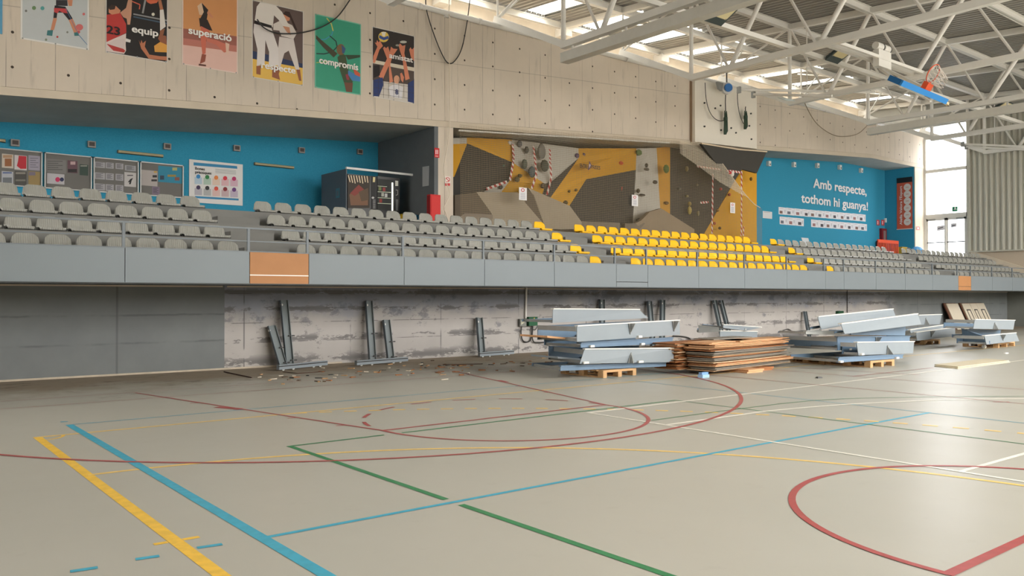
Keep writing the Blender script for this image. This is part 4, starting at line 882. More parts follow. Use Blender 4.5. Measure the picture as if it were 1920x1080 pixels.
pinned((108, 242, 200, 352), (204, 196, 196), 'white sheet with a large red shape on the first notice board', [((186, 40, 54), 'p', [(.35, .02), (1, .02), (1, .95), (.5, .95), (.2, .75), (.3, .4)])])
pinned((213, 244, 300, 355), (158, 152, 166), 'lilac grey printed sheet, upper right of the first notice board')
pinned((12, 362, 98, 460), (176, 178, 184), 'pale sheet with grey block, lower left of the first notice board', [((112, 116, 120), 'p', R4(.1, .5, .9, .98)), ((96, 110, 150), 'p', R4(.1, .08, .9, .2))])
pinned((110, 362, 198, 478), (80, 78, 74), 'dark photo sheet, bottom centre of the first notice board', [((140, 134, 124), 'p', R4(.08, .08, .92, .2)), ((120, 116, 108), 'p', R4(.08, .55, .92, .66))])
pinned((213, 364, 300, 470), (150, 128, 84), 'mustard coloured sheet, lower right of the first notice board', [((120, 110, 124), 'p', R4(.05, .05, .6, .3))])
pinned((332, 268, 494, 372), (126, 124, 122), 'plain grey sheet, upper left of the second notice board')
pinned((506, 282, 580, 376), (104, 76, 84), 'dark pink photo poster on the second notice board', [((40, 34, 36), 'p', R4(.05, .7, .95, .97)), ((190, 160, 160), 'p', R4(.3, .1, .8, .35))])
pinned((597, 312, 660, 394), (56, 74, 66), 'small dark green poster, right on the second notice board', [((150, 150, 140), 'p', R4(.1, .1, .9, .2))])
pinned((352, 378, 482, 456), (186, 182, 186), 'white sheet with red and blue dots on the second notice board', [((190, 40, 90), 'c', .62, .62, .14), ((34, 40, 80), 'c', .86, .62, .12)])
for r, (y0, y1) in enumerate(((292, 336), (372, 422), (455, 505))):
    for c_, (x0, x1) in enumerate(((706, 786), (792, 852), (866, 924))):
        pinned((x0, y0 + (x0 - 706) * .07, x1, y1 + (x0 - 706) * .07), (166, 164, 168), 'small grey printed sheet on the third notice board, %s row, %s column' % (ORD[r], ORD[c_]))
pinned((932, 370, 1020, 478), (190, 186, 184), 'white sheet with a black bird figure on the third notice board', [((30, 30, 32), 'p', [(.3, .72), (.5, .5), (.75, .4), (.62, .62), (.55, .85), (.4, .85), (.45, .7)]), ((90, 88, 90), 'p', R4(.25, .2, .75, .27))])
pinned((936, 318, 1018, 360), (160, 160, 164), 'small grey sheet above the bird figure sheet')
pinned((1052, 352, 1180, 470), (176, 168, 164), 'white list with dark blocks, left on the fourth notice board', [((40, 38, 38), 'p', R4(.72, .35, .98, .5)), ((40, 38, 38), 'p', R4(.65, .62, .98, .75)), ((200, 160, 70), 'p', R4(.8, .02, .98, .2))])
pinned((1186, 322, 1364, 446), (44, 132, 160), 'turquoise sheet with small pictures on the fourth notice board', [((40, 60, 80), 'p', R4(.08, .6, .25, .85)), ((150, 130, 60), 'p', R4(.4, .55, .75, .68)), ((130, 80, 70), 'p', R4(.7, .7, .9, .9)), ((170, 170, 110), 'p', R4(.6, .12, .8, .3))])
pinned((1140, 478, 1196, 538), (130, 116, 134), 'small lilac sheet at the bottom of the fourth notice board')
t = thing('good_practice_poster', 'large white poster headed Bones pràctiques with ten coloured dots', 'poster', tuple(at(355, 384, YL - .03)), )
a0 = at(354.5, 298.5, YL - .06); b0 = at(457, 386, YL - .06)
MB().box((a0.x, YL - .075, b0.z), (b0.x - .04, YL - .06, a0.z)).build('sheet', M((222, 220, 218)), t)
A = Art(YL - .0765, Zb); A.poly((40, 130, 176), [(1452, 297), (1778, 326), (1780, 346), (1452, 320)]).poly((40, 130, 176), [(1462, 550), (1790, 570), (1790, 584), (1462, 566)])
for k in range(4): A.stroke((150, 150, 150), [(1615, 348 + 9 * k), (1770, 360 + 9 * k)], 3)
cs = [(44, 130, 190), (30, 120, 60), (226, 130, 60), (206, 40, 60), (180, 40, 100), (56, 40, 80), (40, 40, 44), (214, 80, 60), (130, 30, 40), (100, 50, 120)]
for k, c in enumerate(cs):
    x = 1487 + 67 * (k % 5); y = (404 if k < 5 else 486) + 4.2 * (k % 5)
    A.poly(tuple(int(v * .25 + 165) for v in c), [(x - 28, y + 5), (x + 28, y + 7), (x + 28, y + 58), (x - 28, y + 56)]).circ(c, x, y, 16)
A.mb.build('print', None, t)
lettering('Bones', 'heading', t, M((30, 30, 34)), Zb((1464, 352)), Zb((1535, 355))[0], d=YL - .08, height=.085, bold=.02)
lettering('pràctiques', 'heading', t, M((30, 30, 34)), Zb((1464, 379)), Zb((1585, 379))[0], d=YL - .08, height=.085, bold=.02)
for x0, x1, z, lb in ((1.95, 3.2, 5.66, 'fluorescent wall lamp cut off at the left edge of the blue wall'), (5.93, 7.19, 5.68, 'fluorescent wall lamp above the notice boards'), (9.92, 11.25, 5.73, 'fluorescent wall lamp between the white poster and the vending machines')):
    t = thing('wall_lamp', lb, 'lamp', (x0, YL - .1, z - .06), 'fluorescent lamps on the blue wall')
    MB().box((x0, YL - .05, z - .05), (x1, YL - .05 + .0, z + .05)).box((x0, YL - .06, z - .035), (x1, YL - .05, z + .035)).build('base', M((120, 116, 104)), t); MB().tube([(x0 + .02, YL - .10, z), (x1 - .02, YL - .10, z)], .04, 10).build('tube_cover', M((176, 164, 130)), t)
VL = [(3.41, 5.62), (5.26, 5.79), (7.29, 5.96), (9.36, 6.14), (11.5, 6.31), (13.62, 6.49)]  # ventilation covers with grilles, not lamps
for i, (x, z) in enumerate(VL):
    t = thing('vent_box', 'small square grey vent cover high on the left blue wall, %s from the left' % ORD[i], 'light', (x, YL - .1, z), 'square vents on the left blue wall')
    MB().box((x - .1, YL - .14, z - .08), (x + .1, YL - .05, z + .1)).build('case', M((150, 146, 142)), t); MB().box((x - .07, YL - .145, z - .04), (x + .07, YL - .14, z + .07)).build('grille', M((74, 68, 66)), t)
VR = [(34.67, 7.96), (36.8, 8.12), (38.92, 8.28), (41.08, 8.4), (43.26, 8.44)]  # white ventilation covers on the right recess wall, unlit
for i, (x, z) in enumerate(VR):
    t = thing('vent_box', 'small white wall vent above the white lettering, %s from the left' % ORD[i], 'light', (x, YR - .1, z), 'small white vents on the right blue wall')
    MB().box((x - .1, YR - .14, z - .12), (x + .1, YR, z + .12)).build('case', MT['white'], t); MB().box((x - .02, YR - .145, z - .08), (x + .07, YR - .14, z + .0)).build('grille', M((120, 120, 118)), t)
# ------------------------------------------------------------------ vending corner
KX, KY0, KY1 = 12.0, 23.2, 24.9
t = thing('vending_enclosure', 'dark grey side screen with white rail around the vending machines', 'enclosure', (KX, KY0, ZL))
MB().box((KX - .04, KY0, ZL), (KX, KY1, 5.50)).build('side_panel', M((84, 92, 100)), t)
MB().box((KX - .04, KY0 - .04, 5.49), (14.36, KY0 + .04, 5.555)).build('top_rail', M((226, 226, 224)), t)
p = atX(633, 362, KX - .05); MB().box((KX - .05, p.y - .12, p.z - .15), (KX - .04, p.y + .12, p.z + .15)).build('pictogram_frame', M((70, 120, 134)), t); MB().box((KX - .056, p.y - .07, p.z - .09), (KX - .05, p.y + .07, p.z + .08)).build('pictogram', M((96, 106, 116)), t)
def vend(lab, x0, x1, z1):
    t = thing('vending_machine', lab, 'vending machine', ((x0 + x1) / 2, KY0 + .5, ZL)); MB().box((x0, KY0 + .06, ZL), (x1, KY0 + .9, z1)).build('cabinet', MT['black'], t); return t
t = vend('coffee vending machine with a large dark picture front', 12.06, 13.07, 5.36)
A = Art(KY0 + .055, lambda p: (440 + p[0] / 4, 230 + p[1] / 4))
A.poly((54, 44, 34), [(848, 392), (1015, 400), (1012, 640), (848, 640)]).poly((120, 84, 60), [(860, 540), (900, 500), (1000, 520), (1000, 620), (870, 620)]).poly((132, 56, 48), [(865, 530), (930, 465), (970, 500), (900, 550)]).poly((90, 70, 50), [(930, 520), (1000, 490), (1005, 580), (950, 590)])
for k in range(8): A.stroke((222, 204, 176), [(852 + 20 * k, 394 + k), (866 + 19 * k, 446 + 5 * (k % 3))], 7)
A.mb.build('picture_front', None, t)
A = Art(KY0 + .055, lambda p: (440 + p[0] / 4, 230 + p[1] / 4)); A.poly((30, 30, 32), [(1022, 400), (1062, 402), (1062, 655), (1022, 655)]).poly((214, 200, 150), [(1038, 408), (1054, 409), (1052, 446), (1036, 446)]).circ((190, 190, 190), 1037, 563, 10, 8)
for k in range(7): A.stroke((150, 150, 150), [(1036, 580 + 10 * k), (1056, 581 + 10 * k)], 4)
A.mb.build('control_strip', None, t)
t = vend('black snack vending machine with lit shelves behind glass', 13.1, 13.92, 5.38)
A = Art(KY0 + .055, lambda p: (440 + p[0] / 4, 230 + p[1] / 4)); A.poly((40, 42, 40), [(1070, 420), (1190, 430), (1190, 660), (1070, 655)])
for y, l in ((475, 70), (518, 100), (562, 100), (604, 100)): A.stroke((206, 214, 190), [(1072, y), (1072 + l, y + 5)], 4)
for x, y, c in ((1090, 495, (110, 120, 70)), (1120, 500, (150, 60, 60)), (1110, 540, (170, 170, 160)), (1135, 545, (190, 190, 190)), (1095, 585, (140, 50, 40))): A.poly(c, [(x - 10, y - 14), (x + 10, y - 13), (x + 10, y + 14), (x - 10, y + 14)])
A.poly((214, 214, 204), [(1204, 435), (1226, 437), (1226, 475), (1204, 475)]).stroke((150, 150, 146), [(1208, 505), (1222, 506), (1222, 540), (1208, 545)], 5).poly((110, 112, 112), [(1208, 575), (1226, 576), (1224, 660), (1208, 660)])
A.mb.build('shelf_window', None, t); lm = NT('lit_tube'); lm.b.inputs['Emission Color'].default_value = (1, .97, .8, 1); lm.b.inputs['Emission Strength'].default_value = .8
p, q = at(440 + 1183 / 4, 230 + 450 / 4, KY0 + .04), at(440 + 1183 / 4, 230 + 660 / 4, KY0 + .04); MB().box((p.x - .02, KY0 + .03, q.z), (p.x + .02, KY0 + .05, p.z)).build('light_tube', lm.m, t)
slab_x('wall_notice', 'white printed sheet on the dark side wall by the vending machines', 'notice', [(792.5, 313), (804.5, 311), (804.5, 348), (792.5, 350)], 14.345, M((176, 178, 180)))
def sign(lab, rect, Y, c, name='safety_sign', marks=(), grp=None, th=.008):
    x0, y0, x1, y1 = rect; a, b = at(x0, y0, Y), at(x1, y1, Y); t = thing(name, lab, 'sign', (a.x, Y, b.z), grp)
    MB().box((a.x, Y - th, b.z), (b.x, Y, a.z)).build('plate', M(c), t)
    if marks:
        A = Art(Y - th - .0005)
        for k, col, *q in marks:
            if k == 'c': A.circ(col, x0 + (x1 - x0) * q[0], y0 + (y1 - y0) * q[1], (x1 - x0) * q[2])
            elif k == 's': A.stroke(col, [(x0 + (x1 - x0) * u, y0 + (y1 - y0) * v) for u, v in q[0]], q[1])
            else: A.poly(col, [(x0 + (x1 - x0) * u, y0 + (y1 - y0) * v) for u, v in q[0]])
        A.mb.build('pictogram', None, t)
    return t
sign('red fire hose sign on the pier right of the dark wall', (814.5, 277, 823.5, 296), YU - .01, (196, 34, 36), marks=(('p', (240, 230, 230), R4(.25, .2, .42, .65)), ('p', (240, 230, 230), R4(.6, .2, .75, .65)), ('s', (230, 200, 200), [(.2, .82), (.8, .84)], 1)))
sign('no climbing prohibition sign on the pier beside the net', (834, 330, 844.5, 349), YU - .01, (226, 214, 206), marks=(('c', (190, 50, 50), .5, .36, .42), ('c', (236, 226, 220), .5, .36, .3), ('s', (190, 50, 50), [(.25, .25), (.75, .5)], 1.4), ('p', (200, 70, 70), R4(.05, .72, .95, .97))))
a, b = at(807, 364, YU - .2), at(826, 404, YU - .2)
t = thing('fire_hose_cabinet', 'red fire hose cabinet on the pier behind the grey seats', 'cabinet', (a.x, YU - .1, ZL)); MB().box((a.x, YU - .2, ZL), (b.x, YU, a.z)).build('case', M((196, 40, 40)), t); MB().box((a.x + .03, YU - .21, ZL + .4), (b.x - .03, YU - .2, a.z - .05)).build('door', M((206, 48, 46)), t); MB().box((a.x - .005, YU - .19, ZL + .35), (a.x + .0, YU - .02, a.z - .04)).build('side_strip', M((150, 26, 30)), t)
for x, c, lb in ((755, (206, 170, 50), 'yellow bin top behind the back row by the vending machines'), (769, (40, 110, 150), 'blue bin top behind the back row by the vending machines'), (783, (36, 96, 130), 'second blue bin behind the back row near the red cabinet')):
    p = at(x, 398, 22.6); mb = MB(); mb.hexa([(p.x - .09, 22.45, ZL), (p.x + .09, 22.45, ZL), (p.x + .09, 22.75, ZL), (p.x - .09, 22.75, ZL)], [(p.x - .12, 22.4, ZL + .62), (p.x + .12, 22.4, ZL + .62), (p.x + .12, 22.8, ZL + .62), (p.x - .12, 22.8, ZL + .62)])
    t = thing('waste_bin', lb, 'bin', (p.x, 22.6, ZL), 'bins by the vending machines'); mb.build('body', M(c), t); MB().box((p.x - .125, 22.38, ZL + .62), (p.x + .125, 22.82, ZL + .66)).build('lid', M(tuple(int(v * .9) for v in c)), t)
# ------------------------------------------------------------------ right recess
t = thing('wall_lettering', 'white wall lettering reading Amb respecte, tothom hi guanya!', 'lettering', tuple(at(1502, 380, YR)))
hgt = lambda x, y0, y1: at(x, y0, YR).z - at(x, y1, YR).z
lettering('Amb respecte,', 'first_line_lettering', t, M((226, 228, 230)), (1525, 351.5), 1624.5, d=YR - .02, height=hgt(1530, 334, 351.5), bold=.03)
lettering('tothom hi guanya!', 'second_line_lettering', t, M((226, 228, 230)), (1502.5, 379), 1627, d=YR - .02, height=hgt(1520, 362, 379), bold=.03)
def sheet(x0, y0, x1, y1, lab, grp, k):
    a, b = at(*Zr((x0, y0)), YR - .01), at(*Zr((x1, y1)), YR - .01); t = thing('photo_sheet', lab, 'sheet', (a.x, YR, b.z), grp)
    MB().box((a.x, YR - .008, b.z), (b.x - .012, YR - .002, a.z)).build('paper', M((222, 222, 228)), t)
    w_, h_ = b.x - a.x, a.z - b.z; mb = MB().m(M([(120, 92, 84), (96, 100, 112), (150, 110, 110), (70, 66, 74)][k % 4]))
    u = [.12, .12, .2, .3, .15][k % 5]; mb.box((a.x + w_ * u, YR - .0095, b.z + h_ * .12), (a.x + w_ * (u + .38), YR - .008, b.z + h_ * .5))
    mb.m(M((170, 170, 176))).box((a.x + w_ * .12, YR - .0095, a.z - h_ * .2), (a.x + w_ * .6, YR - .008, a.z - h_ * .15)).box((a.x + w_ * .78, YR - .0095, b.z + h_ * .3), (a.x + w_ * .86, YR - .008, b.z + h_ * .7)); mb.build('print', None, t)
xs = [360, 447, 538, 630, 712, 797, 880, 960, 1037, 1113, 1190, 1265, 1340]
for i in range(12): sheet(xs[i], 648 + (xs[i] - 360) * .087, xs[i + 1], 738 + (xs[i + 1] - 447) * .085, 'white photo sheet in the upper row under the wall lettering, %s from its left end' % ORD[i], 'photo sheets under the wall lettering', i)
xs = [372, 460, 550, 645]
for i in range(3): sheet(xs[i], 755 + (xs[i] - 372) * .085, xs[i + 1], 850 + (xs[i + 1] - 460) * .085, 'white photo sheet in the lower row left of the gap, %s from its left end' % ORD[i], 'photo sheets under the wall lettering', i + 1)
xs = [726, 808, 888, 968, 1045, 1125, 1200, 1277, 1355]
for i in range(8): sheet(xs[i], 788 + (xs[i] - 726) * .085, xs[i + 1], 880 + (xs[i + 1] - 808) * .07, 'white photo sheet in the lower row right of the gap, %s from its left end' % ORD[i], 'photo sheets under the wall lettering', i + 2)
sign('blank white sheet alone on the blue wall beside the orange climbing panel', (1430, 395.5, 1447.5, 410.5), YR - .005, (214, 216, 218), 'wall_notice', (('s', (180, 182, 186), [(.1, .15), (.8, .2)], 1.2),))
BXX = 45.985
q = [atX(*Zr(p), BXX) for p in ((1692, 898), (1866, 888), (1862, 307), (1690, 325))]
ya, yb, z0, z1 = max(q[0].y, q[3].y), min(q[1].y, q[2].y), q[0].z, q[2].z
t = thing('roller_banner', 'tall orange banner with white vertical text beside the glazed bay', 'banner', (BXX, (ya + yb) / 2, z0))
MB().box((BXX - .012, yb, z0), (BXX, ya, z1)).build('sheet', M((206, 92, 66)), t); hz = (z1 - z0)
MB().box((BXX - .016, yb, z1 - hz * .1), (BXX - .012, ya, z1)).build('black_header', M((34, 38, 42)), t); MB().box((BXX - .02, yb - .02, z0 - .04), (BXX, ya + .02, z0)).build('bottom_bar', M((222, 214, 208)), t)
wy = ya - yb; lettering("Alella Valora l'Esport", 'banner_text', t, M((236, 226, 220)), (BXX - .014, ya - wy * .34, z0 + hz * .08), hz * .76, plane='P', height=.14, bold=.02, rot=((0, 0, 1), (0, 1, 0)))
for k in range(6):
    c = (BXX - .014, ya - wy * .68, z0 + hz * (.13 + .135 * k)); MB().disc(c, (1, 0, 0), wy * .23, .006, 20).build('round_emblem', M((226, 214, 206)), t)
    MB().box((BXX - .02, c[1] - .08, c[2] - .015), (BXX - .016, c[1] + .08, c[2] + .015)).build('emblem_mark', M((206, 120, 100)), t)
sign('first small red fire sign left of the corner above the red cabinet', (1643.5, 412, 1649, 423), YR - .005, (190, 56, 60), marks=(('p', (230, 200, 200), R4(.3, .2, .6, .8)),))
sign('second small red fire sign nearer the corner above the red cabinet', (1652.5, 412, 1658, 423), YR - .005, (190, 56, 60), marks=(('p', (230, 200, 200), R4(.3, .2, .6, .8)),))
t = thing('alarm_bell', 'small white alarm unit beside the red fire signs', 'alarm', tuple(at(1659, 413, YR))); p = at(1659, 414, YR); MB().box((p.x - .08, YR - .1, p.z - .1), (p.x + .12, YR, p.z + .14)).build('case', MT['white'], t)
a, b = at(1653.5, 428, YR - .15), at(1672, 450, YR - .15)
t = thing('fire_hose_cabinet', 'dark red fire hose cabinet tilted on the blue wall near the corner', 'cabinet', (a.x, YR - .1, b.z)); MB().box((a.x, YR - .15, b.z - .1), (min(b.x, 45.9), YR - .005, a.z)).build('case', M((128, 28, 36)), t); MB().box((a.x + .18, YR - .16, b.z - .02), (min(b.x, 45.9) - .12, YR - .15, a.z - .12)).build('glass_door', M((132, 116, 112)), t)
MB().box((a.x - .5, YR - .3, b.z - .5), (a.x + .2, YR - .1, b.z - .1)).build('lower_box', M((90, 24, 30)), t)
a, b = at(1645.5, 448.5, 20.6), at(1684, 471, 20.6)
t = thing('barrier', 'bright orange plastic barrier with slots behind the grey seats', 'barrier', (a.x, 20.6, ZL)); W_ = b.x - a.x; zt = a.z
mb = MB().box((a.x, 20.57, zt - .16), (b.x, 20.63, zt)).box((a.x, 20.57, ZL), (b.x, 20.63, ZL + .12)); n = 12
for k in range(n + 1): mb.box((a.x + (W_ - .05) * k / n, 20.575, ZL + .1), (a.x + (W_ - .05) * k / n + .045, 20.625, zt - .1))
mb.build('slotted_panel', M((232, 92, 62)), t)
for s_ in (.06, W_ - .12): MB().box((a.x + s_, 20.35, ZL), (a.x + s_ + .06, 20.85, ZL + .06)).build('foot', M((200, 70, 48)), t)
for x0, x1, y, c, lb in ((1684, 1693, 463, (186, 158, 52), 'mustard yellow box right of the orange barrier'), (1694, 1706, 463, (52, 54, 58), 'dark grey box between the yellow box and the blue bundle'), (1710, 1729, 461, (70, 150, 206), 'light blue bundle at the foot of the concrete pier')):
    a, b = at(x0, y, 21.2), at(x1, y, 21.2); mb = MB().blob(((a.x + b.x) / 2, 21.2, (ZL + a.z) / 2), (b.x - a.x) / 2, .3, (a.z - ZL) / 2, 10, 6) if 'bundle' in lb else MB().box((a.x, 21.0, ZL), (b.x, 21.4, a.z - .04)).box((a.x - .02, 20.98, a.z - .04), (b.x + .02, 21.42, a.z))
    tag(mb.build('storage_box' if 'box' in lb else 'fabric_bundle', M(c)), lb, 'box' if 'box' in lb else 'bundle')
a, b = at(1509.5, 445, 22.2), at(1522.5, 456, 22.2); tag(MB().hexa([(a.x, 22.1, ZL), (b.x, 22.1, ZL), (b.x, 22.12, ZL), (a.x, 22.12, ZL)], [(a.x, 22.4, a.z), (b.x, 22.4, a.z), (b.x, 22.42, a.z), (a.x, 22.42, a.z)]).build('leaning_sheet', M((206, 210, 214))), 'white sheet leaning behind the back row under the photo sheets', 'sheet')
sign('small red and white sign on the pier left of the glazed doors', (1718, 424, 1725, 432), YU - .01, (214, 150, 140), marks=(('c', (190, 60, 60), .5, .5, .4), ('c', (230, 210, 206), .5, .5, .28)))
# ================================================================== climbing wall, net, tower
def z3(x, y): return (820 + x / 4.908, 220 + y / 4.908)
def z4(x, y): return (1120 + x / 4.5, 220 + y / 4.5)
def depth(px, py): return 22.75 + .28 * sin(px / 34.0) + .22 * cos(py / 21.0)
CW = thing('climbing_structure', 'faceted indoor climbing wall in mustard yellow, charcoal and light grey', 'climbing wall', (22, 23, ZL))
YE, DK, LG, OR = (214, 160, 54), (74, 72, 68), (196, 192, 182), (206, 152, 62)
def facet(c, pts, lab, dfun=depth, parent=CW, name='facet', th=.12):
    q = []
    for p in pts:
        w_ = at(p[0], p[1], dfun(*p)); w_.z = max(w_.z, ZL); q.append(w_)
    o = MB().prism(q, (0, th, 0)).build(name, mat('panel_%d_%d_%d' % c, c, .75, .2, var=.08, scale=2), parent); o['label'] = lab; return o
facet(LG, [z3(148, 190), z3(272, 190), z3(272, 245), z3(148, 248)], 'small grey strip at the top left')
facet(YE, [z3(272, 185), z3(683, 205), z3(708, 425), z3(685, 412), z3(275, 240)], 'yellow facet above the left charcoal one')
facet(YE, [z3(140, 246), z3(275, 240), z3(155, 548), z3(140, 548)], 'narrow yellow facet at the left edge')
facet(DK, [z3(275, 240), z3(685, 412), z3(662, 590), z3(430, 680), z3(160, 720), z3(140, 720), z3(140, 548), z3(155, 548)], 'large charcoal facet at the left')
facet(LG, [z3(683, 205), z3(1298, 285), z3(1300, 375), z3(1060, 585), z3(990, 612), z3(708, 425)], 'light grey facet with dark holds')
facet(YE, [z3(708, 425), z3(990, 612), z3(965, 720), z3(600, 720), z3(590, 680), z3(662, 590), z3(685, 412)], 'yellow facet under the light grey one')
facet(LG, [z3(662, 590), z3(590, 690), z3(430, 700), z3(430, 680)], 'thin pale facet under the charcoal one')
facet(DK, [z3(1300, 375), z3(1180, 545), z3(1040, 740), z3(960, 740), z3(990, 612), z3(1060, 585)], 'narrow charcoal facet')
facet(YE, [z3(1298, 285), z4(330, 262), z4(325, 443), z3(1370, 570), z3(1220, 815), z3(1030, 760), z3(1040, 740), z3(1180, 545), z3(1300, 375)], 'wide yellow facet with the maker lettering')
facet(DK, [z3(1370, 570), z4(325, 443), z4(298, 900), z3(1680, 990), z3(1330, 1000), z3(1215, 815)], 'wide charcoal facet with red holds')
facet(LG, [z4(330, 262), z4(500, 258), z4(530, 775), z4(500, 900), z4(298, 900), z4(325, 443)], 'light grey pillar facet')
facet(OR, [z4(500, 258), z4(614, 245), z4(614, 850), z4(530, 850), z4(530, 775)], 'orange strip facet')
facet(DK, [z4(614, 245), z4(700, 225), z4(880, 225), z4(1035, 430), z4(1145, 555), z4(905, 975), z4(905, 1050), z4(614, 1050), z4(614, 850)], 'tall charcoal facet under the climbing tower')
facet(YE, [z4(1222, 435), z4(1345, 472), z4(1345, 1090), z4(905, 1090), z4(905, 975), z4(1145, 555)], 'orange facet at the right end')
over = lambda px, py: 21.72 - 1.2 * max(0, (300 - py) / 60) if px > 1310 else 22.3
facet(DK, [z4(878, 222), z4(1185, 272), z4(1222, 437), z4(1200, 470), z4(1145, 555), z4(1035, 430)], 'charcoal overhang left of the ridge', lambda x, y: 21.7 - .5 * max(0, (325 - y) / 60))
facet(DK, [z4(1185, 272), z4(1430, 290), z4(1347, 470), z4(1222, 437)], 'charcoal overhang right of the ridge', lambda x, y: 21.7 - .5 * max(0, (325 - y) / 60))
for q0, q1 in ((z4(878, 220), z4(1185, 270)), (z4(1185, 270), z4(1430, 290))):
    d_ = lambda p: 21.7 - .5 * max(0, (325 - p[1]) / 60) - .02
    MB().bar(at(*q0, d_(q0)), at(*q1, d_(q1)), .04, .05).build('top_edging', M((222, 204, 176)), CW)
def onwall(p, c, rx, rz, name='climbing_hold', Y=None, lab=None, ry=.07):
    Yd = (Y if Y else depth(*p)) - .04; w_ = at(*p, Yd); o = MB().blob(w_, rx, ry, rz, 8, 5).build(name, M(c), CW, True)
    if lab: o['label'] = lab
for x, y, c, rx, rz in ((758, 243, (90, 92, 96), .12, .12), (668, 238, (206, 202, 196), .1, .1), (822, 300, (84, 86, 80), .1, .13), (960, 315, (120, 118, 112), .2, .28), (803, 430, (80, 92, 84), .13, .18), (988, 445, (70, 76, 66), .2, .22), (873, 503, (78, 92, 96), .18, .2), (957, 250, (60, 60, 58), .05, .06), (735, 572, (96, 84, 50), .12, .1), (760, 537, (96, 84, 50), .1, .07), (600, 437, (70, 104, 92), .1, .08), (583, 640, (60, 58, 54), .1, .08), (975, 630, (74, 66, 50), .12, .1), (1287, 353, (86, 72, 110), .1, .1), (1345, 350, (96, 74, 90), .1, .1), (1410, 355, (96, 84, 60), .12, .08), (1472, 360, (96, 66, 100), .14, .12), (1505, 322, (90, 60, 110), .12, .12), (1530, 330, (214, 206, 198), .12, .11), (1657, 340, (196, 70, 60), .12, .07), (1685, 320, (214, 206, 196), .12, .12), (1690, 425, (206, 90, 50), .12, .1), (1597, 495, (206, 100, 60), .12, .09), (1180, 785, (90, 76, 44), .12, .08), (1275, 668, (110, 90, 50), .06, .05), (1215, 680, (120, 96, 50), .05, .05), (1690, 635, (196, 70, 56), .08, .22), (1635, 705, (196, 70, 56), .07, .2), (1507, 775, (196, 70, 56), .08, .22), (1625, 902, (196, 70, 60), .1, .12), (1690, 785, (190, 70, 56), .05, .05)):
    onwall(z3(x, y), c, rx, rz)
for x, y, c, rx, rz in ((352, 296, (86, 116, 64), .18, .12), (415, 405, (64, 62, 58), .07, .09), (415, 438, (84, 80, 74), .16, .06), (487, 547, (72, 68, 62), .13, .08), (345, 620, (84, 78, 60), .08, .09), (380, 655, (58, 54, 50), .18, .05), (582, 435, (88, 110, 50), .18, .18), (583, 722, (116, 86, 44), .15, .07), (755, 435, (150, 136, 96), .08, .12), (778, 785, (170, 150, 80), .12, .18), (778, 730, (160, 140, 80), .1, .1), (755, 665, (140, 128, 90), .1, .06), (850, 810, (150, 140, 110), .06, .12), (840, 570, (120, 112, 90), .06, .06), (690, 603, (96, 92, 84), .1, .06), (350, 870, (62, 60, 56), .16, .1), (1040, 605, (190, 80, 70), .08, .07), (1115, 652, (200, 84, 50), .07, .07), (1033, 935, (96, 70, 40), .07, .07), (988, 895, (190, 90, 60), .08, .07), (1015, 785, (150, 110, 50), .1, .06)):
    onwall(z4(x, y), c, rx, rz, Y=min(depth(*z4(x, y)), 22.6) if x > 614 else None)
onwall(z4(1138, 478), (226, 220, 212), .1, .12, Y=21.6); onwall(z4(1118, 468), (190, 60, 60), .1, .08, Y=21.62); onwall(z4(1297, 520), (120, 96, 50), .06, .09, Y=22.2)
facet((150, 60, 54), [z3(430, 330), z3(440, 318), z3(552, 372), z3(520, 395), z3(460, 390)], 'red hold cluster on the charcoal facet', lambda x, y: depth(x, y) - .1)
p = z3(1312, 462); q = z3(1500, 462); lettering('ENTRE', 'maker_lettering', CW, M((60, 52, 60)), p, z3(1382, 462)[0], d=22.35, height=.15, bold=.02); lettering('PRISES', 'maker_lettering', CW, M((60, 52, 60)), z3(1412, 472), z3(1498, 472)[0], d=22.35, height=.14, bold=.02)
A = Art(22.33, lambda p: z3(*p)); A.poly((84, 60, 110), [(1400, 402), (1418, 440), (1408, 470), (1386, 490), (1392, 440)]).poly((222, 214, 220), [(1402, 425), (1412, 440), (1398, 470), (1396, 440)]); A.mb.build('maker_emblem', None, CW)
# barrier tape taped over the facets
tp = NT('red_white_barrier_tape'); x_, y_, z_ = tp.sep()
f = tp.math('FRACT', tp.math('MULTIPLY', tp.math('ADD', z_, tp.math('MULTIPLY', x_, 1.2)), 4.2)); TAPE = tp.fin(tp.mix(tp.math('LESS_THAN', f, .5), lin((226, 216, 208)), lin((176, 60, 56))), .5, .3)
def tape(pts, lab, Y=None, w=.09):
    P = [at(*p, (Y or depth(*p)) - .10) for p in pts]; mb = MB()
    for a, b in zip(P, P[1:]): mb.bar(a, b, w, .006, up=(0, -1, 0))
    tag(mb.build('barrier_tape', TAPE), lab, 'tape', 'red and white barrier tape on the climbing wall')
tape([z3(692, 250), z3(702, 360), z3(696, 430), z3(668, 580)], 'barrier tape down the left edge of the light grey facet'); tape([z3(640, 592), z3(450, 660)], 'barrier tape sloping under the left charcoal facet')
tape([z3(885, 265), z3(900, 400), z3(910, 530), z3(870, 655)], 'longer barrier tape down the middle of the light grey facet'); tape([z3(1035, 295), z3(1040, 440), z3(1048, 560), z3(1008, 715)], 'barrier tape down the right half of the light grey facet')
tape([z3(1345, 780), z3(1350, 860), z3(1345, 935)], 'short barrier tape on the wide charcoal facet with red holds'); tape([z4(840, 412), z4(1035, 440), z4(1210, 465)], 'barrier tape running across below the charcoal overhang', 21.75)
tape([z4(975, 475), z4(972, 700), z4(968, 980)], 'vertical barrier tape between the charcoal and orange facets', 22.0); tape([z4(1217, 455), z4(1217, 700), z4(1215, 1000)], 'vertical barrier tape on the orange facet at the right', 22.0)
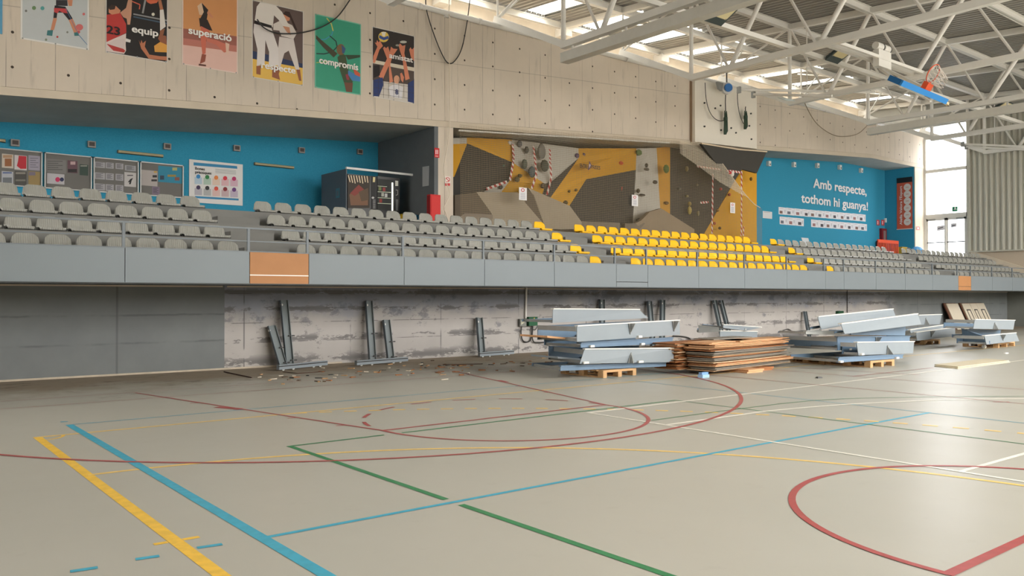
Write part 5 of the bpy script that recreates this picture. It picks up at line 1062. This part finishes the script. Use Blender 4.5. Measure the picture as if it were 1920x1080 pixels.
tape([z4(1235, 920), z4(1232, 1000)], 'short doubled barrier tape at the foot of the orange facet', 22.0); tape([z4(870, 720), z4(940, 715)], 'short level scrap of barrier tape on the tall charcoal facet', 22.2)
# covered mats piled along the foot
CM = thing('crash_mat', 'beige tarpaulin covered crash mats piled at the foot of the climbing wall', 'crash mat', (19, 22.3, ZL))
TN, TN_SHADE = (166, 154, 136), (104, 94, 82)  # second tone paints the shade in the tarpaulin folds
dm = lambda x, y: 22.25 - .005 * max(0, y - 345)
for c, P, lb in ((TN_SHADE, [z3(160, 715), z3(360, 690), z3(500, 885), z3(510, 960), z3(162, 960)], 'left fold with painted brown shade'), ((120, 50, 46), [z3(185, 730), z3(250, 728), z3(300, 770), z3(290, 830), z3(230, 800)], 'dark red hold showing in the gap'), (TN, [z3(360, 688), z3(740, 690), z3(815, 775), z3(985, 965), z3(985, 1010), z3(510, 1010), z3(500, 885)], 'wide beige cover'), (TN_SHADE, [z3(815, 650), z3(885, 710), z3(1000, 1000), z3(985, 1010), z3(960, 960), z3(805, 780)], 'crease between the covers, shade painted dark'), (TN, [z3(835, 648), z3(1035, 735), z3(1220, 815), z3(1330, 965), z3(1330, 1030), z3(1000, 1030), z3(885, 720)], 'beige cover right of the crease'), ((140, 130, 118), [z3(166, 880), z3(510, 895), z3(515, 990), z3(166, 990)], 'low grey mat at the left'), ((128, 120, 108), [z3(1330, 955), z3(1680, 972), z3(1680, 1040), z3(1320, 1040)], 'low grey mat below the charcoal facet'), ((150, 134, 114), [z4(540, 768), z4(820, 945), z4(815, 1010), z4(300, 1010), z4(300, 905), z4(370, 870), z4(440, 800)], 'peaked beige cover at the foot of the grey pillar'), ((124, 114, 102), [z4(235, 895), z4(400, 890), z4(400, 1010), z4(235, 1010)], 'low grey mat left of the peaked cover')):
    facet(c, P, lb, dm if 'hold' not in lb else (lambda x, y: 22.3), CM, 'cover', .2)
for rect, lb in (((973, 351, 987.5, 376), 'white rules sign hanging on the net above the beige mats'), ((1184.5, 365, 1196, 387), 'white rules sign hanging on the net beside the grey pillar'), ((1369, 379.5, 1378, 400), 'white rules sign on the orange facet at the right')):
    sign(lb, rect, 21.45, (226, 224, 226), 'rules_sign', (('c', (190, 80, 80), .5, .22, .24), ('c', (230, 226, 226), .5, .22, .14)) + tuple(('s', (130, 130, 140), [(.2, .45 + .1 * k), (.8, .46 + .1 * k)], .7) for k in range(5)), 'white rules signs at the climbing wall')
# protective net
def ztop(x):
    if x <= 26.0: return zlip(x) + .06
    t_ = [(26.0, 7.73), (27.1, 7.84), (28.3, 7.25), (29.0, 6.7), (29.6, 6.25), (30.2, 5.85), (30.8, 5.55), (31.35, 5.4)]
    for (xa, za), (xb, zb) in zip(t_, t_[1:]):
        if xa <= x <= xb: return za + (zb - za) * (x - xa) / (xb - xa)
    return 5.4
def ynet(x, z): return 21.6 + .03 * sin(x * 2.1 + z)
NET = mat('brown_net_cord', (150, 134, 108), .8, .2); mb = MB(); CELL = .065; cw = .0062
x = 15.15
while x < 31.35:
    zt = ztop(x); zs = [ZL + (zt - ZL) * k / 6 for k in range(7)]
    for a, b in zip(zs, zs[1:]): mb.add([(x - cw / 2, ynet(x, a), a), (x + cw / 2, ynet(x, a), a), (x + cw / 2, ynet(x, b), b), (x - cw / 2, ynet(x, b), b), (x, ynet(x, a) + cw, a), (x, ynet(x, b) + cw, b)], [(0, 1, 2, 3), (1, 4, 5, 2), (4, 0, 3, 5)])
    x += CELL
z = ZL + .03
while z < 8.0:
    xs = [15.15 + .3 * k for k in range(55)]; run = [q for q in xs if ztop(q) >= z]
    for a, b in zip(xs, xs[1:]):
        if ztop(a) >= z and ztop(b) >= z: mb.add([(a, ynet(a, z), z - cw / 2), (b, ynet(b, z), z - cw / 2), (b, ynet(b, z), z + cw / 2), (a, ynet(a, z), z + cw / 2), (a, ynet(a, z) + cw, z), (b, ynet(b, z) + cw, z)], [(0, 1, 2, 3), (3, 2, 5, 4), (4, 5, 1, 0)])
    z += CELL
NT_ = thing('safety_net', 'brown mesh safety net hung across the climbing wall', 'net', (22, 21.6, ZL)); mb.build('mesh', NET, NT_)
P = [Vector((x, ynet(x, ztop(x)) - .015, ztop(x))) for x in [26.8 + .2 * k for k in range(24)] if x <= 31.35]; MB().tube(P, .016, 6).build('edge_rope', M((222, 208, 186)), NT_)
# folded upper corner of the net, two layers thick
ins = [(1274, 287), (1310, 312), (1350, 342), (1385, 362), (1417, 377)]
def zin(x):
    q = [at(a, b, 21.55) for a, b in ins]
    for u, v in zip(q, q[1:]):
        if u.x <= x <= v.x: return u.z + (v.z - u.z) * (x - u.x) / (v.x - u.x)
    return None
mb = MB(); x = at(1275, 287, 21.55).x + .02; FC = mat('pale_net_cord', (244, 234, 214), .8, .2)
while x < 31.3:
    zi = zin(x)
    if zi is not None and ztop(x) > zi: mb.box((x - .004, 21.545, zi), (x + .004, 21.555, ztop(x)))
    x += .06
z = 5.3
while z < 7.9:
    run = [k for k in (25.9 + .06 * i for i in range(92)) if zin(k) is not None and zin(k) <= z <= ztop(k)]
    if len(run) > 1: mb.box((run[0], 21.545, z - .004), (run[-1], 21.555, z + .004))
    z += .06
mb.build('folded_corner', FC, NT_)
# white hanging bar behind the net, rope at its left edge
p, q = at(860, 244.5, 21.75), at(1255, 268, 21.75); tag(MB().tube([p, q], .03, 8).build('net_bar', MT['white']), 'long white bar behind the top of the safety net', 'bar')
cable([(842, 0), (842.5, 120), (843, 240), (834, 300), (832, 322), (838, 345), (843, 365), (833, 388), (836, 400), (842, 418)], .014, 'pale rope hanging down the pier to the left edge of the net', YU - .16, M((222, 210, 192)), 'rope')
p = at(839, 26, YU - .1); tag(MB().box((p.x - .08, YU - .1, p.z - .1), (p.x + .1, YU, p.z + .06)).build('rope_bracket', MT['white']), 'small white bracket holding the pale rope near the roof', 'bracket')
# white climbing tower
p0, p1 = at(1303, 200, 21.66), at(1419, 200, 21.66); t = thing('climbing_tower', 'tall white climbing tower board reaching the roof above the charcoal overhang', 'climbing tower', (p0.x, 21.7, 7.9))
zb0, zb1 = at(1303, 266, 21.66).z, at(1419, 279, 21.66).z
MB().hexa([(p0.x, 21.66, zb0), (p1.x, 21.66, zb1), (p1.x, YU, zb1), (p0.x, YU, zb0)], [(p0.x, 21.66, 10.44), (p1.x, 21.66, 10.44), (p1.x, YU, 10.44), (p0.x, YU, 10.44)]).build('board', mat('white_tower_board', (232, 226, 214), .6, .3, var=.03), t)
MB().box((p0.x - .035, 21.8, zb0), (p0.x - .0, YU, 10.44)).build('edge_strip', M((150, 128, 104)), t); MB().box((p1.x, 21.7, zb1), (p1.x + .05, YU, 10.44)).build('edge_strip', M((200, 186, 166)), t)  # left strip paints the shadow line where the board stands proud
for x, y in ((1321, 193), (1321, 237), (1351, 198), (1352, 244), (1371, 240), (1380, 249), (1409, 261), (1408, 213), (1341, 203), (1405, 236)):
    w_ = at(x, y, 21.64); MB().disc(w_, (0, 1, 0), .035, .05, 10).build('bolt_socket', MT['dark'], t)
c = at(1362.5, 166, 21.2); t = thing('auto_belay', 'round blue and white belay device hanging at the top of the tower', 'belay device', tuple(c))
MB().disc(c, (.5, 1, 0), .24, .18, 24).build('housing', M((222, 220, 216)), t); MB().disc(c - Vector((.07, .14, 0)), (.5, 1, 0), .17, .06, 20).build('blue_face', M((60, 120, 190)), t); MB().bar(c + Vector((0, 0, .2)), c + Vector((0, 0, .75)), .04).build('strap', MT['dark'], t); MB().hexa([c + Vector((-.5, 0, -.08)), c + Vector((-.3, 0, -.15)), c + Vector((-.3, .1, -.15)), c + Vector((-.5, .1, -.08))], [c + Vector((-.6, 0, .2)), c + Vector((-.2, 0, .2)), c + Vector((-.2, .1, .2)), c + Vector((-.6, .1, .2))]).build('bracket', MT['galv'], t)
def coil(px, top, b0, b1, lab):
    G = M((62, 84, 70)); t = thing('rope_coil', lab, 'rope', tuple(at(px, b1, 21.55)), 'coiled ropes on the climbing tower')
    MB().tube([at(px, top, 21.5), at(px - .5, (top + b0) / 2, 21.5), at(px, b0, 21.5)], .02, 6).build('hanging_end', MT['dark'], t)
    for k in range(5):
        dx = -2.5 + 1.2 * k; P = [at(px + dx * sin(u * pi / 8) * (.6 + .1 * k), b0 + (b1 - b0) * (1 - cos(u * pi / 4)) / 2 if u <= 4 else b0 + (b1 - b0) * (1 - cos(u * pi / 4)) / 2, 21.5 - .02 * k) + Vector((.05 * (1 if u > 4 else -1), 0, 0)) for u in range(9)]
        MB().tube(P, .022, 6).build('loop', G, t, True)
    MB().disc(at(px, b0 + (b1 - b0) * .35, 21.48), (0, 0, 1), .09, .14, 10).build('binding', G, t)
coil(1360.5, 176, 208, 252, 'dark green rope coil hanging below the belay device'); coil(1398, 200, 208, 242, 'dark green rope coil at the right of the white tower')
cable([(1322, 155), (1324, 185), (1330, 208), (1340, 222), (1352, 227), (1361, 222)], .015, 'thin dark rope looping across the white tower', 21.5); cable([(1383, 168), (1383, 190), (1387, 215), (1394, 232)], .015, 'thin dark rope left of the right hand coil', 21.5)
cable([(482, 36), (495, 52), (520, 62), (560, 62), (600, 52), (632, 32), (656, 0)], .018, 'black cable sagging across the judo and gymnast banners', YU - .12); cable([(798, -5), (800, 20), (812, 60), (828, 100), (840, 118), (852, 115), (866, 90), (876, 40), (881, 0)], .018, 'black cable hanging in a deep loop right of the banners', YU - .12)
cable([(1503, 175), (1512, 200), (1530, 230), (1556, 250), (1580, 256), (1610, 250), (1632, 228)], .02, 'thin cable sagging in front of the wall right of the tower', YU - .3, M((150, 136, 116)))
# ------------------------------------------------------------------ basketball goal hoisted to the roof
BH = MT['white']
a, b = Vector((22.875, 13.79, 9.32)), Vector((28.875, 13.79, 9.32))
t = thing('goal_support_bar', 'white double beam with hoist motor between two trusses, carrying the goal', 'beam', tuple(a)); MB().bar(a, b, .16, .18).build('beam', BH, t); MB().bar(a - Vector((0, .35, .06)), b - Vector((0, .35, .06)), .1, .1).build('second_beam', BH, t)
c = at(1647, 103, 13.6); t = thing('hoist_motor', 'white hoist motor with two drums sitting on the goal support beam', 'motor', tuple(c)); MB().box(c + Vector((-.35, -.2, -.45)), c + Vector((.45, .0, .1))).build('gear_case', BH, t)
for dx in (-.2, .25): MB().tube([c + Vector((dx - .18, -.1, .22)), c + Vector((dx + .18, -.1, .22))], .12, 14).build('drum', BH, t); MB().tube([c + Vector((dx + .18, -.1, .22)), c + Vector((dx + .22, -.1, .22))], .125, 14).build('drum_band', MT['dark'], t)
GY = 11.2
p0, p1 = at(1689, 155.5, GY), at(1772, 190, GY + .0)
ex_ = (p1 - p0).normalized(); vw = ((p0 + p1) / 2 - Vector((0, 0, EYE))).normalized(); ey_ = (vw - ex_ * vw.dot(ex_)).normalized(); nz_ = ex_.cross(ey_).normalized()
if nz_.z < 0: nz_ = -nz_
t = thing('basketball_goal', 'white basketball goal folded up under the roof with blue edge padding and orange ring', 'basketball goal', tuple((p0 + p1) / 2)); L_ = (p1 - p0).length
def G(u, v, w): return p0 + ex_ * (L_ * u) + ey_ * v + nz_ * w
def gbox(name, u0, u1, v0, v1, w0, w1, mt): MB().hexa([G(u0, v0, w0), G(u1, v0, w0), G(u1, v1, w0), G(u0, v1, w0)], [G(u0, v0, w1), G(u1, v0, w1), G(u1, v1, w1), G(u0, v1, w1)]).build(name, mt, t)
gbox('backboard', 0, 1, .02, 1.05, -.02, .03, BH); gbox('bottom_padding', -.01, 1.01, -.06, .02, -.07, .09, M((36, 122, 190))); gbox('padding_return', -.01, .05, .0, .4, -.07, .09, M((30, 96, 150)))
rc = G(.62, .22, .56); mb = MB(); mb.tube([rc + (ex_ * cos(k * pi / 12) + nz_ * sin(k * pi / 12)) * .27 for k in range(25)], .016, 8, False); mb.build('ring', M((206, 86, 52)), t, True); gbox('ring_bracket', .56, .68, .1, .26, .03, .30, M((216, 84, 46)))
mb = MB()
for k in range(12):
    a0 = k * pi / 6
    for s_ in (1, -1):
        P = [rc + (ex_ * cos(a0 + s_ * .26 * j) + nz_ * sin(a0 + s_ * .26 * j)) * (.27 - .035 * j) + ey_ * (-.1 * j) + Vector((.04 * j, 0, -.05 * j)) for j in range(4)]; mb.tube(P, .008, 4)
mb.build('net', M((222, 214, 204)), t)
for (x0, y0), (x1, y1), r in (((1650, 128), (1700, 165), .05), ((1655, 127), (1740, 168), .05), ((1690, 158), (1745, 190), .035)): MB().bar(at(x0, y0, 13.7), at(x1, y1, GY + .5), r * 1.6).build('arm', BH if r < .08 else M((20, 84, 110)), t)
gbox('rear_frame', .2, .75, .3, .36, -.12, -.02, BH); MB().disc(G(1.1, 0, -.05), ex_, .05, .06, 10).build('end_roller', MT['dark'], t); MB().bar(G(1.0, .02, -.02), G(1.1, .0, -.05), .08).build('end_arm', M((214, 196, 160)), t)
# side goals hoisted edge-on
def hoist(P0, P1, Q0, Q1, lab, Ya, Yb, plates):
    t = thing('hoisted_side_frame', lab, 'frame', tuple(at(*P0, Ya)))
    MB().tube([at(*P0, Ya), at(*P1, Yb)], .05, 10).build('tube', BH, t); MB().tube([at(*Q0, Ya - .1), at(*Q1, Yb - .1)], .05, 10).build('tube', BH, t)
    for q in (P0, Q0): c = at(*q, Ya - .05); MB().box(c - Vector((.08, .08, .14)), c + Vector((.02, .06, .1))).build('clamp', MT['galv'], t)
    for q in plates: MB().prism([at(x, y, Ya - 1.0) for x, y in q], (0, .03, 0)).build('clear_plate', M((196, 206, 206)), t)
    p = at((P0[0] + P1[0]) / 2, (P0[1] + P1[1]) / 2, (Ya + Yb) / 2); MB().bar(p, Vector((p.x, p.y, zroof(p.y) - .2)), .03).build('hanger', BH, t)
hoist((1386, 168), (1640, 173), (1413, 177), (1560, 180), 'thin white tube frame hoisted in front of the wall right of the belay device', 19.3, 16.3, ([(1455, 176), (1478, 177), (1482, 181), (1466, 180)], [(1459, 183), (1485, 186), (1492, 190), (1476, 189)]))
hoist((1805, 270), (1925, 275), (1812, 275), (1925, 281), 'thin white tube frame hoisted in front of the ribbed end cladding', 18.2, 15.6, ())
# ================================================================== light
w = bpy.data.worlds.new('sky'); S.world = w; w.use_nodes = True
nt = w.node_tree; bg = nt.nodes['Background']
tc = nt.nodes.new('ShaderNodeTexCoord'); sp = nt.nodes.new('ShaderNodeSeparateXYZ'); nt.links.new(tc.outputs['Generated'], sp.inputs[0])
mr = nt.nodes.new('ShaderNodeMapRange'); mr.inputs['From Min'].default_value = -.05; mr.inputs['From Max'].default_value = .15; nt.links.new(sp.outputs[2], mr.inputs['Value'])
mx = nt.nodes.new('ShaderNodeMix'); mx.data_type = 'RGBA'; mx.inputs[6].default_value = (.42, .40, .37, 1); mx.inputs[7].default_value = (1.0, .975, .93, 1)
nt.links.new(mr.outputs[0], mx.inputs[0]); nt.links.new(mx.outputs[2], bg.inputs['Color']); bg.inputs['Strength'].default_value = 3.0
S.view_settings.view_transform = 'Standard'; S.view_settings.look = 'None'; S.view_settings.gamma = 1.0; S.view_settings.exposure = 1.85
for o in bpy.data.objects:
    if '_o' in o: del o['_o']
